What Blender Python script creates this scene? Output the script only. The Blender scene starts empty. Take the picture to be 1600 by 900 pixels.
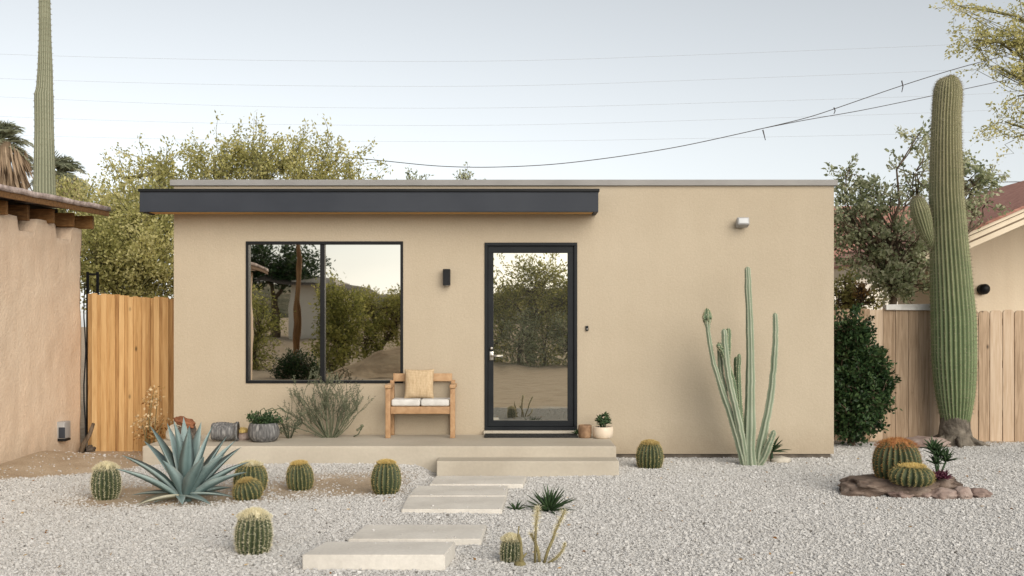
import bpy, bmesh, math, random
import numpy as np
from mathutils import Vector, Matrix, noise as mnoise

R = math.radians
rng = np.random.default_rng(7)
random.seed(7)
SC = bpy.context.scene
COL = SC.collection

# ------------------------------------------------------------------ camera maths
CAM_Z, F = 1.53, 1555.0          # eye height, focal length in photo pixels (35 mm lens)
CX, CY = 800.0, 505.0            # vanishing point of the depth lines
WALL = 11.27                     # distance of the facade

def smooth(a, b, x):
    t = np.clip((x - a) / (b - a), 0, 1)
    return t * t * (3 - 2 * t)

def gz(x, y):
    """height of the ground"""
    m = 0.085 * smooth(-0.75, -1.0, x) * np.exp(-((y - 10.35) / 0.75) ** 2) * smooth(-4.9, -4.2, x)
    d = 0.14 * smooth(-4.0, -5.1, x) * smooth(11.7, 10.7, y) * smooth(1.5, 4.5, y)
    n = 0.012 * np.sin(x * 2.1 + 0.6 * np.sin(y * 1.7)) * np.cos(y * 1.9 + 0.5 * x)
    far = smooth(-13.0, -24.0, y) * smooth(-3.5, -8, x) * 0.7 + smooth(-20, -60, y) * 1.2
    return m + d + n * smooth(0.2, 0.5, np.abs(y - WALL) + 0.2) + far

def at(px, py, depth):
    """world point seen at a photo pixel at a given distance"""
    s = F / depth
    return Vector(((px - CX) / s, depth, CAM_Z - (py - CY) / s))

def on_ground(px, py):
    d = F * CAM_Z / (py - CY)
    for _ in range(12):
        z = float(gz((px - CX) * d / F, d))
        d = F * (CAM_Z - z) / (py - CY)
    return Vector(((px - CX) * d / F, d, z))

# ------------------------------------------------------------------ mesh builder
class MB:
    def __init__(s):
        s.v, s.f, s.a, s.n = [], [], [], 0
    def add(s, verts, faces, a=0.5):
        verts = np.asarray(verts, float).reshape(-1, 3)
        s.v.append(verts)
        s.f.extend([tuple(i + s.n for i in f) for f in faces])
        s.a.append(np.broadcast_to(np.asarray(a, float), (len(verts),)).copy())
        s.n += len(verts)
    def addarr(s, verts, faces, a):      # faces: int array with a constant side count
        s.v.append(verts); s.f.extend(map(tuple, (faces + s.n).tolist()))
        s.a.append(a); s.n += len(verts)
    def box(s, x0, x1, y0, y1, z0, z1, bev=0.0, a=0.5, seg=2, mat=None, jit=0.0):
        bm = bmesh.new()
        r = bmesh.ops.create_cube(bm, size=1)
        for v in bm.verts:
            v.co = Vector(((x0 + x1) / 2 + v.co.x * (x1 - x0), (y0 + y1) / 2 + v.co.y * (y1 - y0), (z0 + z1) / 2 + v.co.z * (z1 - z0)))
            if jit:
                v.co += Vector((random.uniform(-jit, jit), random.uniform(-jit, jit), random.uniform(-jit, jit)))
        if bev > 0:
            bmesh.ops.bevel(bm, geom=list(bm.edges), offset=bev, segments=seg, affect='EDGES', profile=0.6)
        if mat is not None:
            bm.transform(mat)
        s.addbm(bm, a)
    def addbm(s, bm, a=0.5):
        bm.verts.index_update()
        s.add([v.co[:] for v in bm.verts], [[v.index for v in f.verts] for f in bm.faces], a)
        bm.free()
    def prism(s, poly, y0, y1, axis='y', a=0.5):
        """poly in the plane across `axis`, extruded y0..y1"""
        n = len(poly)
        def P(p, t):
            return (p[0], t, p[1]) if axis == 'y' else ((t, p[0], p[1]) if axis == 'x' else (p[0], p[1], t))
        v = [P(p, y0) for p in poly] + [P(p, y1) for p in poly]
        f = [tuple(range(n)), tuple(range(2 * n - 1, n - 1, -1))]
        f += [(i, i + n, (i + 1) % n + n, (i + 1) % n) for i in range(n)]
        s.add(v, f, a)
    def tube(s, pts, rad, sides=8, ribs=0, depth=0.0, a=0.5, per=6, caps=True):
        pts = [Vector(p) for p in pts]
        n = len(pts)
        if not hasattr(rad, '__len__'):
            rad = [rad] * n
        m = ribs * per if ribs else sides
        th = np.arange(m) / m * 2 * np.pi
        if ribs:
            fr = (np.arange(m) % per) / per
            crest = 1 - np.abs(2 * fr - 1)          # 0 in the groove, 1 on the crest
            mul = 1 - depth * (1 - crest ** 0.8)
        else:
            crest, mul = np.full(m, a), np.ones(m)
        t0 = (pts[1] - pts[0]).normalized()
        u = t0.orthogonal().normalized()
        V, A = [], []
        for i in range(n):
            t = (pts[min(i + 1, n - 1)] - pts[max(i - 1, 0)]).normalized()
            u = (u - t * u.dot(t)).normalized()
            w = t.cross(u)
            U, W = np.array(u), np.array(w)
            V.append(np.array(pts[i]) + (np.outer(np.cos(th), U) + np.outer(np.sin(th), W)) * (rad[i] * mul)[:, None])
            A.append(crest)
        f = [(i * m + j, i * m + (j + 1) % m, (i + 1) * m + (j + 1) % m, (i + 1) * m + j) for i in range(n - 1) for j in range(m)]
        if caps:
            f += [tuple(range(m - 1, -1, -1)), tuple(range((n - 1) * m, n * m))]
        s.add(np.concatenate(V), f, np.concatenate(A))
        return V, crest
    def rock(s, c, rx, ry, rz, seed, rough=0.25, sub=3, flat=0.0, a=0.5, freq=1.6, rot=0.0):
        bm = bmesh.new()
        bmesh.ops.create_icosphere(bm, subdivisions=sub, radius=1)
        off = Vector((seed * 3.7, seed * 1.3, seed * 2.1))
        cr, sr = math.cos(rot), math.sin(rot)
        for v in bm.verts:
            p = v.co.copy()
            k = 1 + rough * mnoise.fractal(p * freq + off, 1.0, 2.0, 4)
            p *= k
            if flat and p.z > flat: p.z = flat + (p.z - flat) * 0.2
            x, y = p.x * rx, p.y * ry
            v.co = Vector((c[0] + x * cr - y * sr, c[1] + x * sr + y * cr, c[2] + p.z * rz))
        s.addbm(bm, a)

ORG = {}
def mesh_of(name, mb, mat, org, smooth_shade=True):
    v = np.concatenate(mb.v) - np.array(org)
    me = bpy.data.meshes.new(name)
    lens = np.array([len(f) for f in mb.f], dtype=np.int32)
    loops = np.fromiter((i for f in mb.f for i in f), dtype=np.int32, count=int(lens.sum()))
    me.vertices.add(len(v)); me.vertices.foreach_set('co', v.astype(np.float32).ravel())
    me.loops.add(len(loops)); me.loops.foreach_set('vertex_index', loops)
    st = np.zeros(len(lens), dtype=np.int32); st[1:] = np.cumsum(lens)[:-1]
    me.polygons.add(len(lens)); me.polygons.foreach_set('loop_start', st)
    me.polygons.foreach_set('use_smooth', np.full(len(lens), bool(smooth_shade)))
    me.update(calc_edges=True)
    at_ = me.attributes.new('tint', 'FLOAT', 'POINT')
    at_.data.foreach_set('value', np.concatenate(mb.a).astype(np.float32))
    me.validate()
    if mat is not None:
        me.materials.append(mat)
    return me

def props(o, label=None, cat=None, group=None, kind=None):
    if label: o['label'] = label
    if cat: o['category'] = cat
    if group: o['group'] = group
    if kind: o['kind'] = kind

def thing(name, label, cat, loc, group=None):
    o = bpy.data.objects.new(name, None)
    COL.objects.link(o)
    o.empty_display_size = 0.1
    o.location = loc
    ORG[o.name] = Vector(loc)
    props(o, label, cat, group)
    return o

def part(name, mb, mat, parent, flat=False, label=None):
    org = ORG[parent.name]
    o = bpy.data.objects.new(name, mesh_of(name, mb, mat, org, not flat))
    COL.objects.link(o)
    o.parent = parent
    ORG[o.name] = org
    if label: o['label'] = label
    if name == 'spines': o['kind'] = 'stuff'
    return o

def solo(name, mb, mat, label, cat, loc, group=None, kind=None, flat=False):
    o = bpy.data.objects.new(name, mesh_of(name, mb, mat, Vector(loc), not flat))
    COL.objects.link(o)
    o.location = loc
    ORG[o.name] = Vector(loc)
    props(o, label, cat, group, kind)
    return o

# ------------------------------------------------------------------ materials
def new_mat(name):
    m = bpy.data.materials.new(name)
    m.use_nodes = True
    nt = m.node_tree
    nt.nodes.clear()
    out = nt.nodes.new('ShaderNodeOutputMaterial')
    p = nt.nodes.new('ShaderNodeBsdfPrincipled')
    nt.links.new(p.outputs[0], out.inputs[0])
    return m, nt, p, out

def N(nt, typ, **kw):
    n = nt.nodes.new(typ)
    for k, v in kw.items():
        if k.startswith('_'):
            n.inputs[k[1:]].default_value = v
        else:
            setattr(n, k, v)
    return n

def ramp(nt, stops):
    r = nt.nodes.new('ShaderNodeValToRGB')
    e = r.color_ramp.elements
    while len(e) < len(stops): e.new(0.5)
    for el, (p, c) in zip(e, stops):
        el.position = p; el.color = (*c, 1)
    return r

def coords(nt, stretch=(1, 1, 1)):
    tc = nt.nodes.new('ShaderNodeTexCoord')
    mp = nt.nodes.new('ShaderNodeMapping')
    mp.inputs['Scale'].default_value = stretch
    nt.links.new(tc.outputs['Object'], mp.inputs[0])
    return mp.outputs[0]

def mat(name, stops, tint=0.0, nz=0.6, scale=5.0, detail=5.0, rough=0.85, bump=None, stretch=(1, 1, 1), spec=0.3, metal=0.0, transl=0.0, fine=None):
    """colour ramp driven by noise (share nz) and the mesh's own per-piece tint (share tint)"""
    m, nt, p, out = new_mat(name)
    L = nt.links.new
    co = coords(nt, stretch)
    no = N(nt, 'ShaderNodeTexNoise', _Scale=scale, _Detail=detail)
    L(co, no.inputs['Vector'])
    a = N(nt, 'ShaderNodeMath', operation='MULTIPLY_ADD')      # (noise-.5)*nz + .5 (or tint part)
    L(no.outputs[0], a.inputs[0]); a.inputs[1].default_value = nz * 1.6; a.inputs[2].default_value = 0.5 - nz * 0.8 - tint * 0.5
    at_ = N(nt, 'ShaderNodeAttribute', attribute_name='tint')
    b = N(nt, 'ShaderNodeMath', operation='MULTIPLY_ADD')
    L(at_.outputs['Fac'], b.inputs[0]); b.inputs[1].default_value = tint; L(a.outputs[0], b.inputs[2])
    r = ramp(nt, stops)
    L(b.outputs[0], r.inputs[0])
    colour = r.outputs[0]
    if fine:
        n2 = N(nt, 'ShaderNodeTexNoise', _Scale=fine[0], _Detail=4.0)
        L(co, n2.inputs['Vector'])
        r2 = ramp(nt, [(0.3, (1 - fine[1],) * 3), (0.7, (1, 1, 1))])
        L(n2.outputs[0], r2.inputs[0])
        mx = N(nt, 'ShaderNodeMix', data_type='RGBA', blend_type='MULTIPLY')
        mx.inputs[0].default_value = 1
        L(colour, mx.inputs[6]); L(r2.outputs[0], mx.inputs[7])
        colour = mx.outputs[2]
    L(colour, p.inputs['Base Color'])
    p.inputs['Roughness'].default_value = rough
    p.inputs['Metallic'].default_value = metal
    p.inputs['Specular IOR Level'].default_value = spec
    if bump:
        bn = N(nt, 'ShaderNodeTexNoise', _Scale=bump[0], _Detail=6.0)
        L(co, bn.inputs['Vector'])
        bp = N(nt, 'ShaderNodeBump', _Strength=bump[1], _Distance=bump[2])
        L(bn.outputs[0], bp.inputs['Height'])
        L(bp.outputs[0], p.inputs['Normal'])
    if transl:
        t = N(nt, 'ShaderNodeBsdfTranslucent')
        L(colour, t.inputs['Color'])
        ms = N(nt, 'ShaderNodeMixShader')
        ms.inputs[0].default_value = transl
        L(p.outputs[0], ms.inputs[1]); L(t.outputs[0], ms.inputs[2])
        L(ms.outputs[0], out.inputs[0])
    return m

def stucco(name, c0, c1, streak=0.0, big=0.55, bump=0.35):
    """troweled render: broad clouds, faint vertical streaks, fine grain"""
    m, nt, p, out = new_mat(name)
    L = nt.links.new
    co = coords(nt)
    n1 = N(nt, 'ShaderNodeTexNoise', _Scale=big, _Detail=7.0, _Roughness=0.6)
    L(co, n1.inputs['Vector'])
    co2 = coords(nt, (3.0, 3.0, 0.35))
    n2 = N(nt, 'ShaderNodeTexNoise', _Scale=2.4, _Detail=6.0)
    L(co2, n2.inputs['Vector'])
    mx0 = N(nt, 'ShaderNodeMath', operation='MULTIPLY_ADD')
    L(n2.outputs[0], mx0.inputs[0]); mx0.inputs[1].default_value = streak
    sub = N(nt, 'ShaderNodeMath', operation='MULTIPLY'); L(n1.outputs[0], sub.inputs[0]); sub.inputs[1].default_value = 1 - streak
    L(sub.outputs[0], mx0.inputs[2])
    r = ramp(nt, [(0.32, c0), (0.66, c1)])
    L(mx0.outputs[0], r.inputs[0])
    n3 = N(nt, 'ShaderNodeTexNoise', _Scale=60.0, _Detail=3.0)
    L(co, n3.inputs['Vector'])
    r3 = ramp(nt, [(0.3, (0.9,) * 3), (0.7, (1, 1, 1))])
    L(n3.outputs[0], r3.inputs[0])
    mx = N(nt, 'ShaderNodeMix', data_type='RGBA', blend_type='MULTIPLY'); mx.inputs[0].default_value = 1
    L(r.outputs[0], mx.inputs[6]); L(r3.outputs[0], mx.inputs[7])
    # splashed dust in a ragged band at the foot
    sx = N(nt, 'ShaderNodeSeparateXYZ'); L(co, sx.inputs[0])
    nz_ = N(nt, 'ShaderNodeTexNoise', _Scale=4.5, _Detail=8.0, _Roughness=0.7); L(co, nz_.inputs['Vector'])
    hh = N(nt, 'ShaderNodeMath', operation='MULTIPLY_ADD'); L(nz_.outputs[0], hh.inputs[0]); hh.inputs[1].default_value = -0.55; L(sx.outputs['Z'], hh.inputs[2])
    mr = N(nt, 'ShaderNodeMapRange'); L(hh.outputs[0], mr.inputs[0]); mr.inputs[1].default_value = -0.2; mr.inputs[2].default_value = 0.12; mr.inputs[3].default_value = 0.4; mr.inputs[4].default_value = 0.0
    ms_ = N(nt, 'ShaderNodeMix', data_type='RGBA'); L(mr.outputs[0], ms_.inputs[0]); L(mx.outputs[2], ms_.inputs[6]); ms_.inputs[7].default_value = (0.30, 0.235, 0.165, 1)
    L(ms_.outputs[2], p.inputs['Base Color'])
    p.inputs['Roughness'].default_value = 0.92
    p.inputs['Specular IOR Level'].default_value = 0.2
    n4 = N(nt, 'ShaderNodeTexNoise', _Scale=26.0, _Detail=8.0, _Roughness=0.65)
    L(co, n4.inputs['Vector'])
    bp = N(nt, 'ShaderNodeBump', _Strength=bump, _Distance=0.012)
    L(n4.outputs[0], bp.inputs['Height']); L(bp.outputs[0], p.inputs['Normal'])
    return m

def wood(name, dark, mid, light, tint=0.7, knots=0.0, grain=(14, 14, 0.9), rough=0.75):
    m, nt, p, out = new_mat(name)
    L = nt.links.new
    co = coords(nt, grain)
    n1 = N(nt, 'ShaderNodeTexNoise', _Scale=2.2, _Detail=7.0, _Roughness=0.6, _Distortion=0.6)
    L(co, n1.inputs['Vector'])
    at_ = N(nt, 'ShaderNodeAttribute', attribute_name='tint')
    a = N(nt, 'ShaderNodeMath', operation='MULTIPLY_ADD')
    L(at_.outputs['Fac'], a.inputs[0]); a.inputs[1].default_value = tint
    b = N(nt, 'ShaderNodeMath', operation='MULTIPLY_ADD')
    L(n1.outputs[0], b.inputs[0]); b.inputs[1].default_value = 0.9; b.inputs[2].default_value = 0.05 - tint * 0.5
    L(b.outputs[0], a.inputs[2])
    r = ramp(nt, [(0.18, dark), (0.5, mid), (0.85, light)])
    L(a.outputs[0], r.inputs[0])
    col = r.outputs[0]
    if knots:
        ck = coords(nt, (1, 1, 0.55))
        vo = N(nt, 'ShaderNodeTexVoronoi', _Scale=4.2, _Randomness=1.0)
        L(ck, vo.inputs['Vector'])
        rk = ramp(nt, [(0.04, (1 - knots,) * 3), (0.10, (1, 1, 1))])
        L(vo.outputs['Distance'], rk.inputs[0])
        mx = N(nt, 'ShaderNodeMix', data_type='RGBA', blend_type='MULTIPLY'); mx.inputs[0].default_value = 1
        L(col, mx.inputs[6]); L(rk.outputs[0], mx.inputs[7])
        col = mx.outputs[2]
    L(col, p.inputs['Base Color'])
    p.inputs['Roughness'].default_value = rough
    p.inputs['Specular IOR Level'].default_value = 0.25
    bp = N(nt, 'ShaderNodeBump', _Strength=0.35, _Distance=0.004)
    L(n1.outputs[0], bp.inputs['Height']); L(bp.outputs[0], p.inputs['Normal'])
    return m

M = {}
M['stucco'] = stucco('house_stucco', (0.445, 0.378, 0.284), (0.51, 0.44, 0.338), streak=0.14)
M['found'] = mat('foundation_concrete', [(0.3, (0.10, 0.085, 0.07)), (0.7, (0.17, 0.145, 0.12))], nz=1, scale=9)
M['shedwall'] = stucco('adobe_plaster', (0.72, 0.545, 0.40), (0.83, 0.675, 0.52), streak=0.25, big=1.1, bump=0.9)
M['cap'] = mat('parapet_metal', [(0.3, (0.24, 0.235, 0.23)), (0.7, (0.30, 0.295, 0.29))], nz=0.6, scale=3, rough=0.5)
M['charcoal'] = mat('charcoal_metal', [(0.3, (0.026, 0.031, 0.042)), (0.7, (0.038, 0.044, 0.056))], nz=0.8, scale=1.2, rough=0.6, spec=0.25)
M['black'] = mat('black_metal', [(0.3, (0.006, 0.007, 0.008)), (0.7, (0.010, 0.011, 0.013))], nz=0.8, scale=4, rough=0.5, spec=0.22)
M['doorframe'] = mat('door_dark_paint', [(0.3, (0.007, 0.009, 0.012)), (0.7, (0.011, 0.014, 0.017))], nz=0.8, scale=4, rough=0.5, spec=0.22)
M['soffit'] = mat('soffit_board', [(0.3, (0.56, 0.34, 0.14)), (0.7, (0.68, 0.43, 0.19))], nz=0.8, scale=2, stretch=(0.5, 6, 1))
M['concrete'] = mat('smooth_concrete', [(0.25, (0.44, 0.395, 0.325)), (0.75, (0.53, 0.485, 0.405))], nz=1.0, scale=1.4, detail=8, rough=0.8, bump=(40, 0.12, 0.01), fine=(30, 0.08))
M['paver'] = mat('paver_concrete', [(0.25, (0.61, 0.58, 0.53)), (0.75, (0.73, 0.70, 0.645))], nz=1.0, scale=3.0, detail=8, rough=0.85, bump=(60, 0.15, 0.008), fine=(45, 0.1))
M['fence_warm'] = wood('cedar_fence', (0.24, 0.12, 0.045), (0.49, 0.295, 0.125), (0.66, 0.45, 0.225), tint=0.5, knots=0.75)
M['fence_pale'] = wood('weathered_fence', (0.25, 0.17, 0.105), (0.49, 0.36, 0.25), (0.64, 0.52, 0.395), tint=0.6, knots=0.75)
M['bench'] = wood('oiled_teak', (0.25, 0.14, 0.07), (0.41, 0.25, 0.135), (0.54, 0.37, 0.22), tint=0.4, grain=(6, 20, 6), rough=0.55)
M['oldwood'] = wood('rafter_wood', (0.09, 0.045, 0.018), (0.25, 0.13, 0.05), (0.50, 0.29, 0.12), tint=0.9, grain=(4, 20, 20))
M['shingle'] = mat('weathered_roofing', [(0.25, (0.24, 0.18, 0.16)), (0.75, (0.60, 0.50, 0.46))], nz=1.0, scale=7, detail=8, rough=0.95, bump=(22, 0.8, 0.03))
M['dark'] = mat('painted_eave_shade', [(0.3, (0.012, 0.009, 0.006)), (0.7, (0.03, 0.022, 0.014))], nz=1, scale=5)  # black colour standing in for shade in the shed's eave openings
M['whitewash'] = mat('white_painted_board', [(0.3, (0.62, 0.61, 0.58)), (0.7, (0.78, 0.77, 0.75))], nz=1, scale=9, detail=8)
M['bark'] = mat('grey_brown_bark', [(0.3, (0.07, 0.05, 0.033)), (0.7, (0.17, 0.125, 0.085))], nz=1, scale=6, stretch=(3, 3, 0.6), bump=(14, 0.8, 0.02))
M['greenbark'] = mat('green_bark', [(0.3, (0.10, 0.10, 0.045)), (0.7, (0.21, 0.19, 0.09))], nz=1, scale=6)
M['leaf_yellow'] = mat('palo_verde_leaf', [(0.1, (0.30, 0.30, 0.11)), (0.5, (0.56, 0.53, 0.21)), (0.9, (0.74, 0.68, 0.34))], tint=1.0, nz=0.15, rough=0.6, transl=0.55)
M['leaf_green'] = mat('citrus_leaf', [(0.1, (0.18, 0.215, 0.115)), (0.5, (0.41, 0.445, 0.265)), (0.9, (0.66, 0.66, 0.47))], tint=1.0, nz=0.15, rough=0.55, transl=0.5)
M['leaf_dark'] = mat('shrub_leaf', [(0.1, (0.016, 0.036, 0.014)), (0.5, (0.035, 0.075, 0.026)), (0.9, (0.085, 0.135, 0.05))], tint=1.0, nz=0.15, rough=0.45, transl=0.2)
M['leaf_mid'] = mat('roadside_leaf', [(0.1, (0.16, 0.18, 0.05)), (0.5, (0.37, 0.37, 0.11)), (0.9, (0.60, 0.56, 0.20))], tint=1.0, nz=0.15, rough=0.55, transl=0.55)
M['leaf_dry'] = mat('dry_leaf', [(0.1, (0.26, 0.12, 0.035)), (0.5, (0.50, 0.33, 0.14)), (0.9, (0.70, 0.58, 0.38))], tint=1.0, nz=0.1, rough=0.8, transl=0.25)
M['palm_leaf'] = mat('palm_leaf', [(0.1, (0.15, 0.17, 0.11)), (0.5, (0.30, 0.32, 0.21)), (0.9, (0.46, 0.46, 0.33))], tint=1.0, nz=0.1, rough=0.55, transl=0.35)
M['palm_skirt'] = mat('dead_fronds', [(0.1, (0.16, 0.11, 0.07)), (0.5, (0.29, 0.21, 0.14)), (0.9, (0.43, 0.33, 0.23))], tint=1.0, nz=0.1, rough=0.9, transl=0.15)
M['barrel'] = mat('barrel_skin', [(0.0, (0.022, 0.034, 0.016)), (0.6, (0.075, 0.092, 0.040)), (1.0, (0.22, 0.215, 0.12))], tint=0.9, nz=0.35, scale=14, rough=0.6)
M['spine_cream'] = mat('cream_spines', [(0.1, (0.58, 0.51, 0.31)), (0.9, (0.85, 0.80, 0.62))], tint=0.9, nz=0.2, rough=0.7, transl=0.15)
M['spine_gold'] = mat('golden_spines', [(0.1, (0.38, 0.27, 0.10)), (0.9, (0.70, 0.56, 0.25))], tint=0.9, nz=0.2, rough=0.7, transl=0.15)
M['spine_rust'] = mat('rusty_spines', [(0.1, (0.34, 0.12, 0.03)), (0.9, (0.60, 0.36, 0.12))], tint=0.9, nz=0.2, rough=0.7, transl=0.15)
M['spine_grey'] = mat('grey_spines', [(0.1, (0.24, 0.21, 0.14)), (0.9, (0.48, 0.43, 0.32))], tint=0.9, nz=0.2, rough=0.7, transl=0.15)
M['wool_cream'] = mat('cream_wool', [(0.2, (0.62, 0.55, 0.33)), (0.8, (0.82, 0.77, 0.58))], tint=0.5, nz=0.6, scale=25, bump=(60, 0.8, 0.01))
M['wool_yellow'] = mat('yellow_wool', [(0.2, (0.52, 0.36, 0.10)), (0.8, (0.74, 0.59, 0.26))], tint=0.5, nz=0.6, scale=25, bump=(60, 0.8, 0.01))
M['wool_rust'] = mat('rust_wool', [(0.2, (0.26, 0.085, 0.035)), (0.8, (0.50, 0.25, 0.095))], tint=0.5, nz=0.7, scale=18, bump=(60, 0.8, 0.01))
M['saguaro'] = None
M['saguaro_old'] = mat('saguaro_pale_skin', [(0.0, (0.11, 0.12, 0.08)), (0.5, (0.21, 0.22, 0.145)), (1.0, (0.34, 0.34, 0.25))], tint=0.8, nz=0.35, scale=2, rough=0.65)
M['cork'] = mat('corky_base', [(0.2, (0.06, 0.05, 0.04)), (0.8, (0.24, 0.21, 0.17))], nz=1, scale=9, detail=8, bump=(20, 1, 0.03))
M['cereus'] = mat('cereus_skin', [(0.0, (0.12, 0.155, 0.105)), (0.5, (0.23, 0.28, 0.195)), (1.0, (0.42, 0.45, 0.35))], tint=0.85, nz=0.4, scale=4, rough=0.55)
M['cereus_dark'] = mat('cereus_young_skin', [(0.0, (0.055, 0.09, 0.05)), (0.5, (0.13, 0.18, 0.105)), (1.0, (0.27, 0.32, 0.21))], tint=0.85, nz=0.4, scale=6, rough=0.55)
M['agave'] = mat('blue_agave', [(0.0, (0.065, 0.115, 0.115)), (0.45, (0.16, 0.235, 0.235)), (0.8, (0.28, 0.36, 0.355)), (1.0, (0.55, 0.56, 0.48))], tint=0.9, nz=0.35, scale=6, stretch=(1, 1, 1), rough=0.5)
M['agave_dry'] = mat('pale_agave', [(0.0, (0.26, 0.29, 0.23)), (0.6, (0.42, 0.43, 0.34)), (1.0, (0.55, 0.50, 0.38))], tint=0.9, nz=0.35, scale=6, rough=0.7)
M['succulent'] = mat('dark_succulent', [(0.0, (0.018, 0.04, 0.018)), (0.5, (0.045, 0.085, 0.035)), (1.0, (0.12, 0.18, 0.075))], tint=0.9, nz=0.2, rough=0.5, transl=0.1)
M['wiry'] = mat('wiry_stem', [(0.0, (0.06, 0.07, 0.045)), (0.5, (0.12, 0.135, 0.085)), (1.0, (0.24, 0.245, 0.16))], tint=0.9, nz=0.2, rough=0.7)
M['purple'] = mat('purple_succulent', [(0.0, (0.035, 0.008, 0.016)), (0.5, (0.085, 0.02, 0.04)), (1.0, (0.18, 0.06, 0.09))], tint=0.9, nz=0.2, rough=0.5)
M['stem_brown'] = mat('brown_green_stem', [(0.0, (0.09, 0.07, 0.03)), (0.5, (0.21, 0.18, 0.085)), (1.0, (0.33, 0.30, 0.15))], tint=0.9, nz=0.4, scale=20, rough=0.8)
M['boulder'] = mat('brown_boulder', [(0.2, (0.075, 0.055, 0.045)), (0.55, (0.17, 0.125, 0.10)), (0.85, (0.31, 0.25, 0.21))], tint=0.3, nz=1, scale=5, detail=9, bump=(12, 0.9, 0.03), stretch=(1, 1, 2.5))
M['pinkrock'] = mat('pinkish_stone', [(0.2, (0.16, 0.11, 0.095)), (0.55, (0.31, 0.235, 0.205)), (0.85, (0.45, 0.37, 0.33))], tint=0.5, nz=0.9, scale=8, detail=9, bump=(18, 0.8, 0.02))
M['redrock'] = mat('rust_red_rock', [(0.2, (0.12, 0.045, 0.022)), (0.8, (0.33, 0.14, 0.07))], nz=1, scale=12, detail=9, bump=(18, 0.8, 0.02))
M['darkrock'] = mat('dark_rubble', [(0.2, (0.04, 0.032, 0.027)), (0.8, (0.16, 0.13, 0.105))], tint=0.4, nz=0.9, scale=12, detail=9, bump=(18, 0.8, 0.02))
M['paleston'] = mat('pale_stone', [(0.2, (0.36, 0.33, 0.27)), (0.8, (0.58, 0.54, 0.47))], nz=0.9, scale=12, detail=9, bump=(18, 0.5, 0.02))
M['greypot'] = mat('streaked_grey_pot', [(0.2, (0.07, 0.07, 0.072)), (0.55, (0.15, 0.15, 0.152)), (0.9, (0.34, 0.335, 0.33))], nz=1.0, tint=0.3, scale=22, stretch=(2.5, 2.5, 0.35), rough=0.8, bump=(18, 0.6, 0.01))
M['whitepot'] = mat('cream_glaze', [(0.3, (0.66, 0.55, 0.43)), (0.7, (0.74, 0.64, 0.52))], nz=0.8, scale=8, rough=0.5)
M['brownpot'] = mat('brown_clay', [(0.3, (0.20, 0.12, 0.07)), (0.7, (0.36, 0.23, 0.14))], nz=1, scale=12, rough=0.8, bump=(30, 0.4, 0.01))
M['soil'] = mat('potting_soil', [(0.3, (0.03, 0.022, 0.015)), (0.7, (0.09, 0.065, 0.045))], nz=1, scale=40, bump=(60, 0.9, 0.01))
M['rubber'] = mat('doormat_rubber', [(0.3, (0.012, 0.012, 0.012)), (0.7, (0.03, 0.03, 0.03))], nz=1, scale=60, bump=(120, 0.9, 0.008))
M['cushion'] = mat('pale_grey_fabric', [(0.3, (0.55, 0.54, 0.52)), (0.7, (0.66, 0.65, 0.63))], nz=1, scale=10, rough=0.95, bump=(150, 0.4, 0.003))
M['pillow'] = mat('straw_knit', [(0.1, (0.32, 0.22, 0.12)), (0.5, (0.52, 0.395, 0.25)), (0.9, (0.63, 0.51, 0.345))], tint=0.8, nz=0.5, scale=30, stretch=(2, 2, 0.6), rough=0.95)
M['plastic'] = mat('pale_grey_plastic', [(0.3, (0.30, 0.30, 0.30)), (0.7, (0.38, 0.38, 0.38))], nz=0.6, scale=8, rough=0.4)
M['lens'] = mat('lamp_lens', [(0.3, (0.42, 0.44, 0.46)), (0.7, (0.5, 0.52, 0.54))], nz=0.6, scale=8, rough=0.15, spec=0.5)
M['nickel'] = mat('brushed_nickel', [(0.3, (0.50, 0.48, 0.44)), (0.7, (0.62, 0.60, 0.56))], nz=0.6, scale=30, rough=0.3, metal=1.0)
M['wire'] = mat('cable_sheath', [(0.3, (0.05, 0.045, 0.045)), (0.7, (0.09, 0.08, 0.08))], nz=0.6, scale=8)
M['thinwire'] = mat('aluminium_wire', [(0.3, (0.25, 0.25, 0.25)), (0.7, (0.33, 0.33, 0.33))], nz=0.6, scale=2, rough=0.5)
M['pole'] = mat('pole_wood', [(0.3, (0.19, 0.10, 0.05)), (0.7, (0.34, 0.20, 0.10))], nz=1, scale=4, stretch=(4, 4, 0.4))
M['cream'] = stucco('cream_render', (0.72, 0.60, 0.45), (0.82, 0.71, 0.55), streak=0.3, big=0.8)
M['fascia'] = mat('tan_fascia', [(0.3, (0.66, 0.57, 0.44)), (0.7, (0.76, 0.67, 0.53))], nz=0.8, scale=2)
M['groove'] = mat('brown_fascia', [(0.3, (0.17, 0.125, 0.085)), (0.7, (0.25, 0.19, 0.13))], nz=0.8, scale=2)
M['whitewall'] = stucco('white_render', (0.66, 0.61, 0.54), (0.76, 0.72, 0.65), streak=0.2)
M['redroof'] = mat('red_shingles', [(0.2, (0.26, 0.12, 0.09)), (0.8, (0.44, 0.23, 0.18))], nz=1, scale=6, detail=8, stretch=(1, 3, 3), bump=(10, 0.7, 0.03))
M['hill'] = mat('brush_hillside', [(0.25, (0.07, 0.075, 0.04)), (0.55, (0.15, 0.135, 0.08)), (0.8, (0.28, 0.22, 0.145))], nz=1, scale=0.35, detail=9, bump=(0.6, 1.0, 0.8))
M['sandroad'] = mat('loose_sand', [(0.2, (0.36, 0.25, 0.15)), (0.8, (0.56, 0.42, 0.27))], nz=1, scale=1.5, detail=9, bump=(6, 0.8, 0.06))

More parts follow.
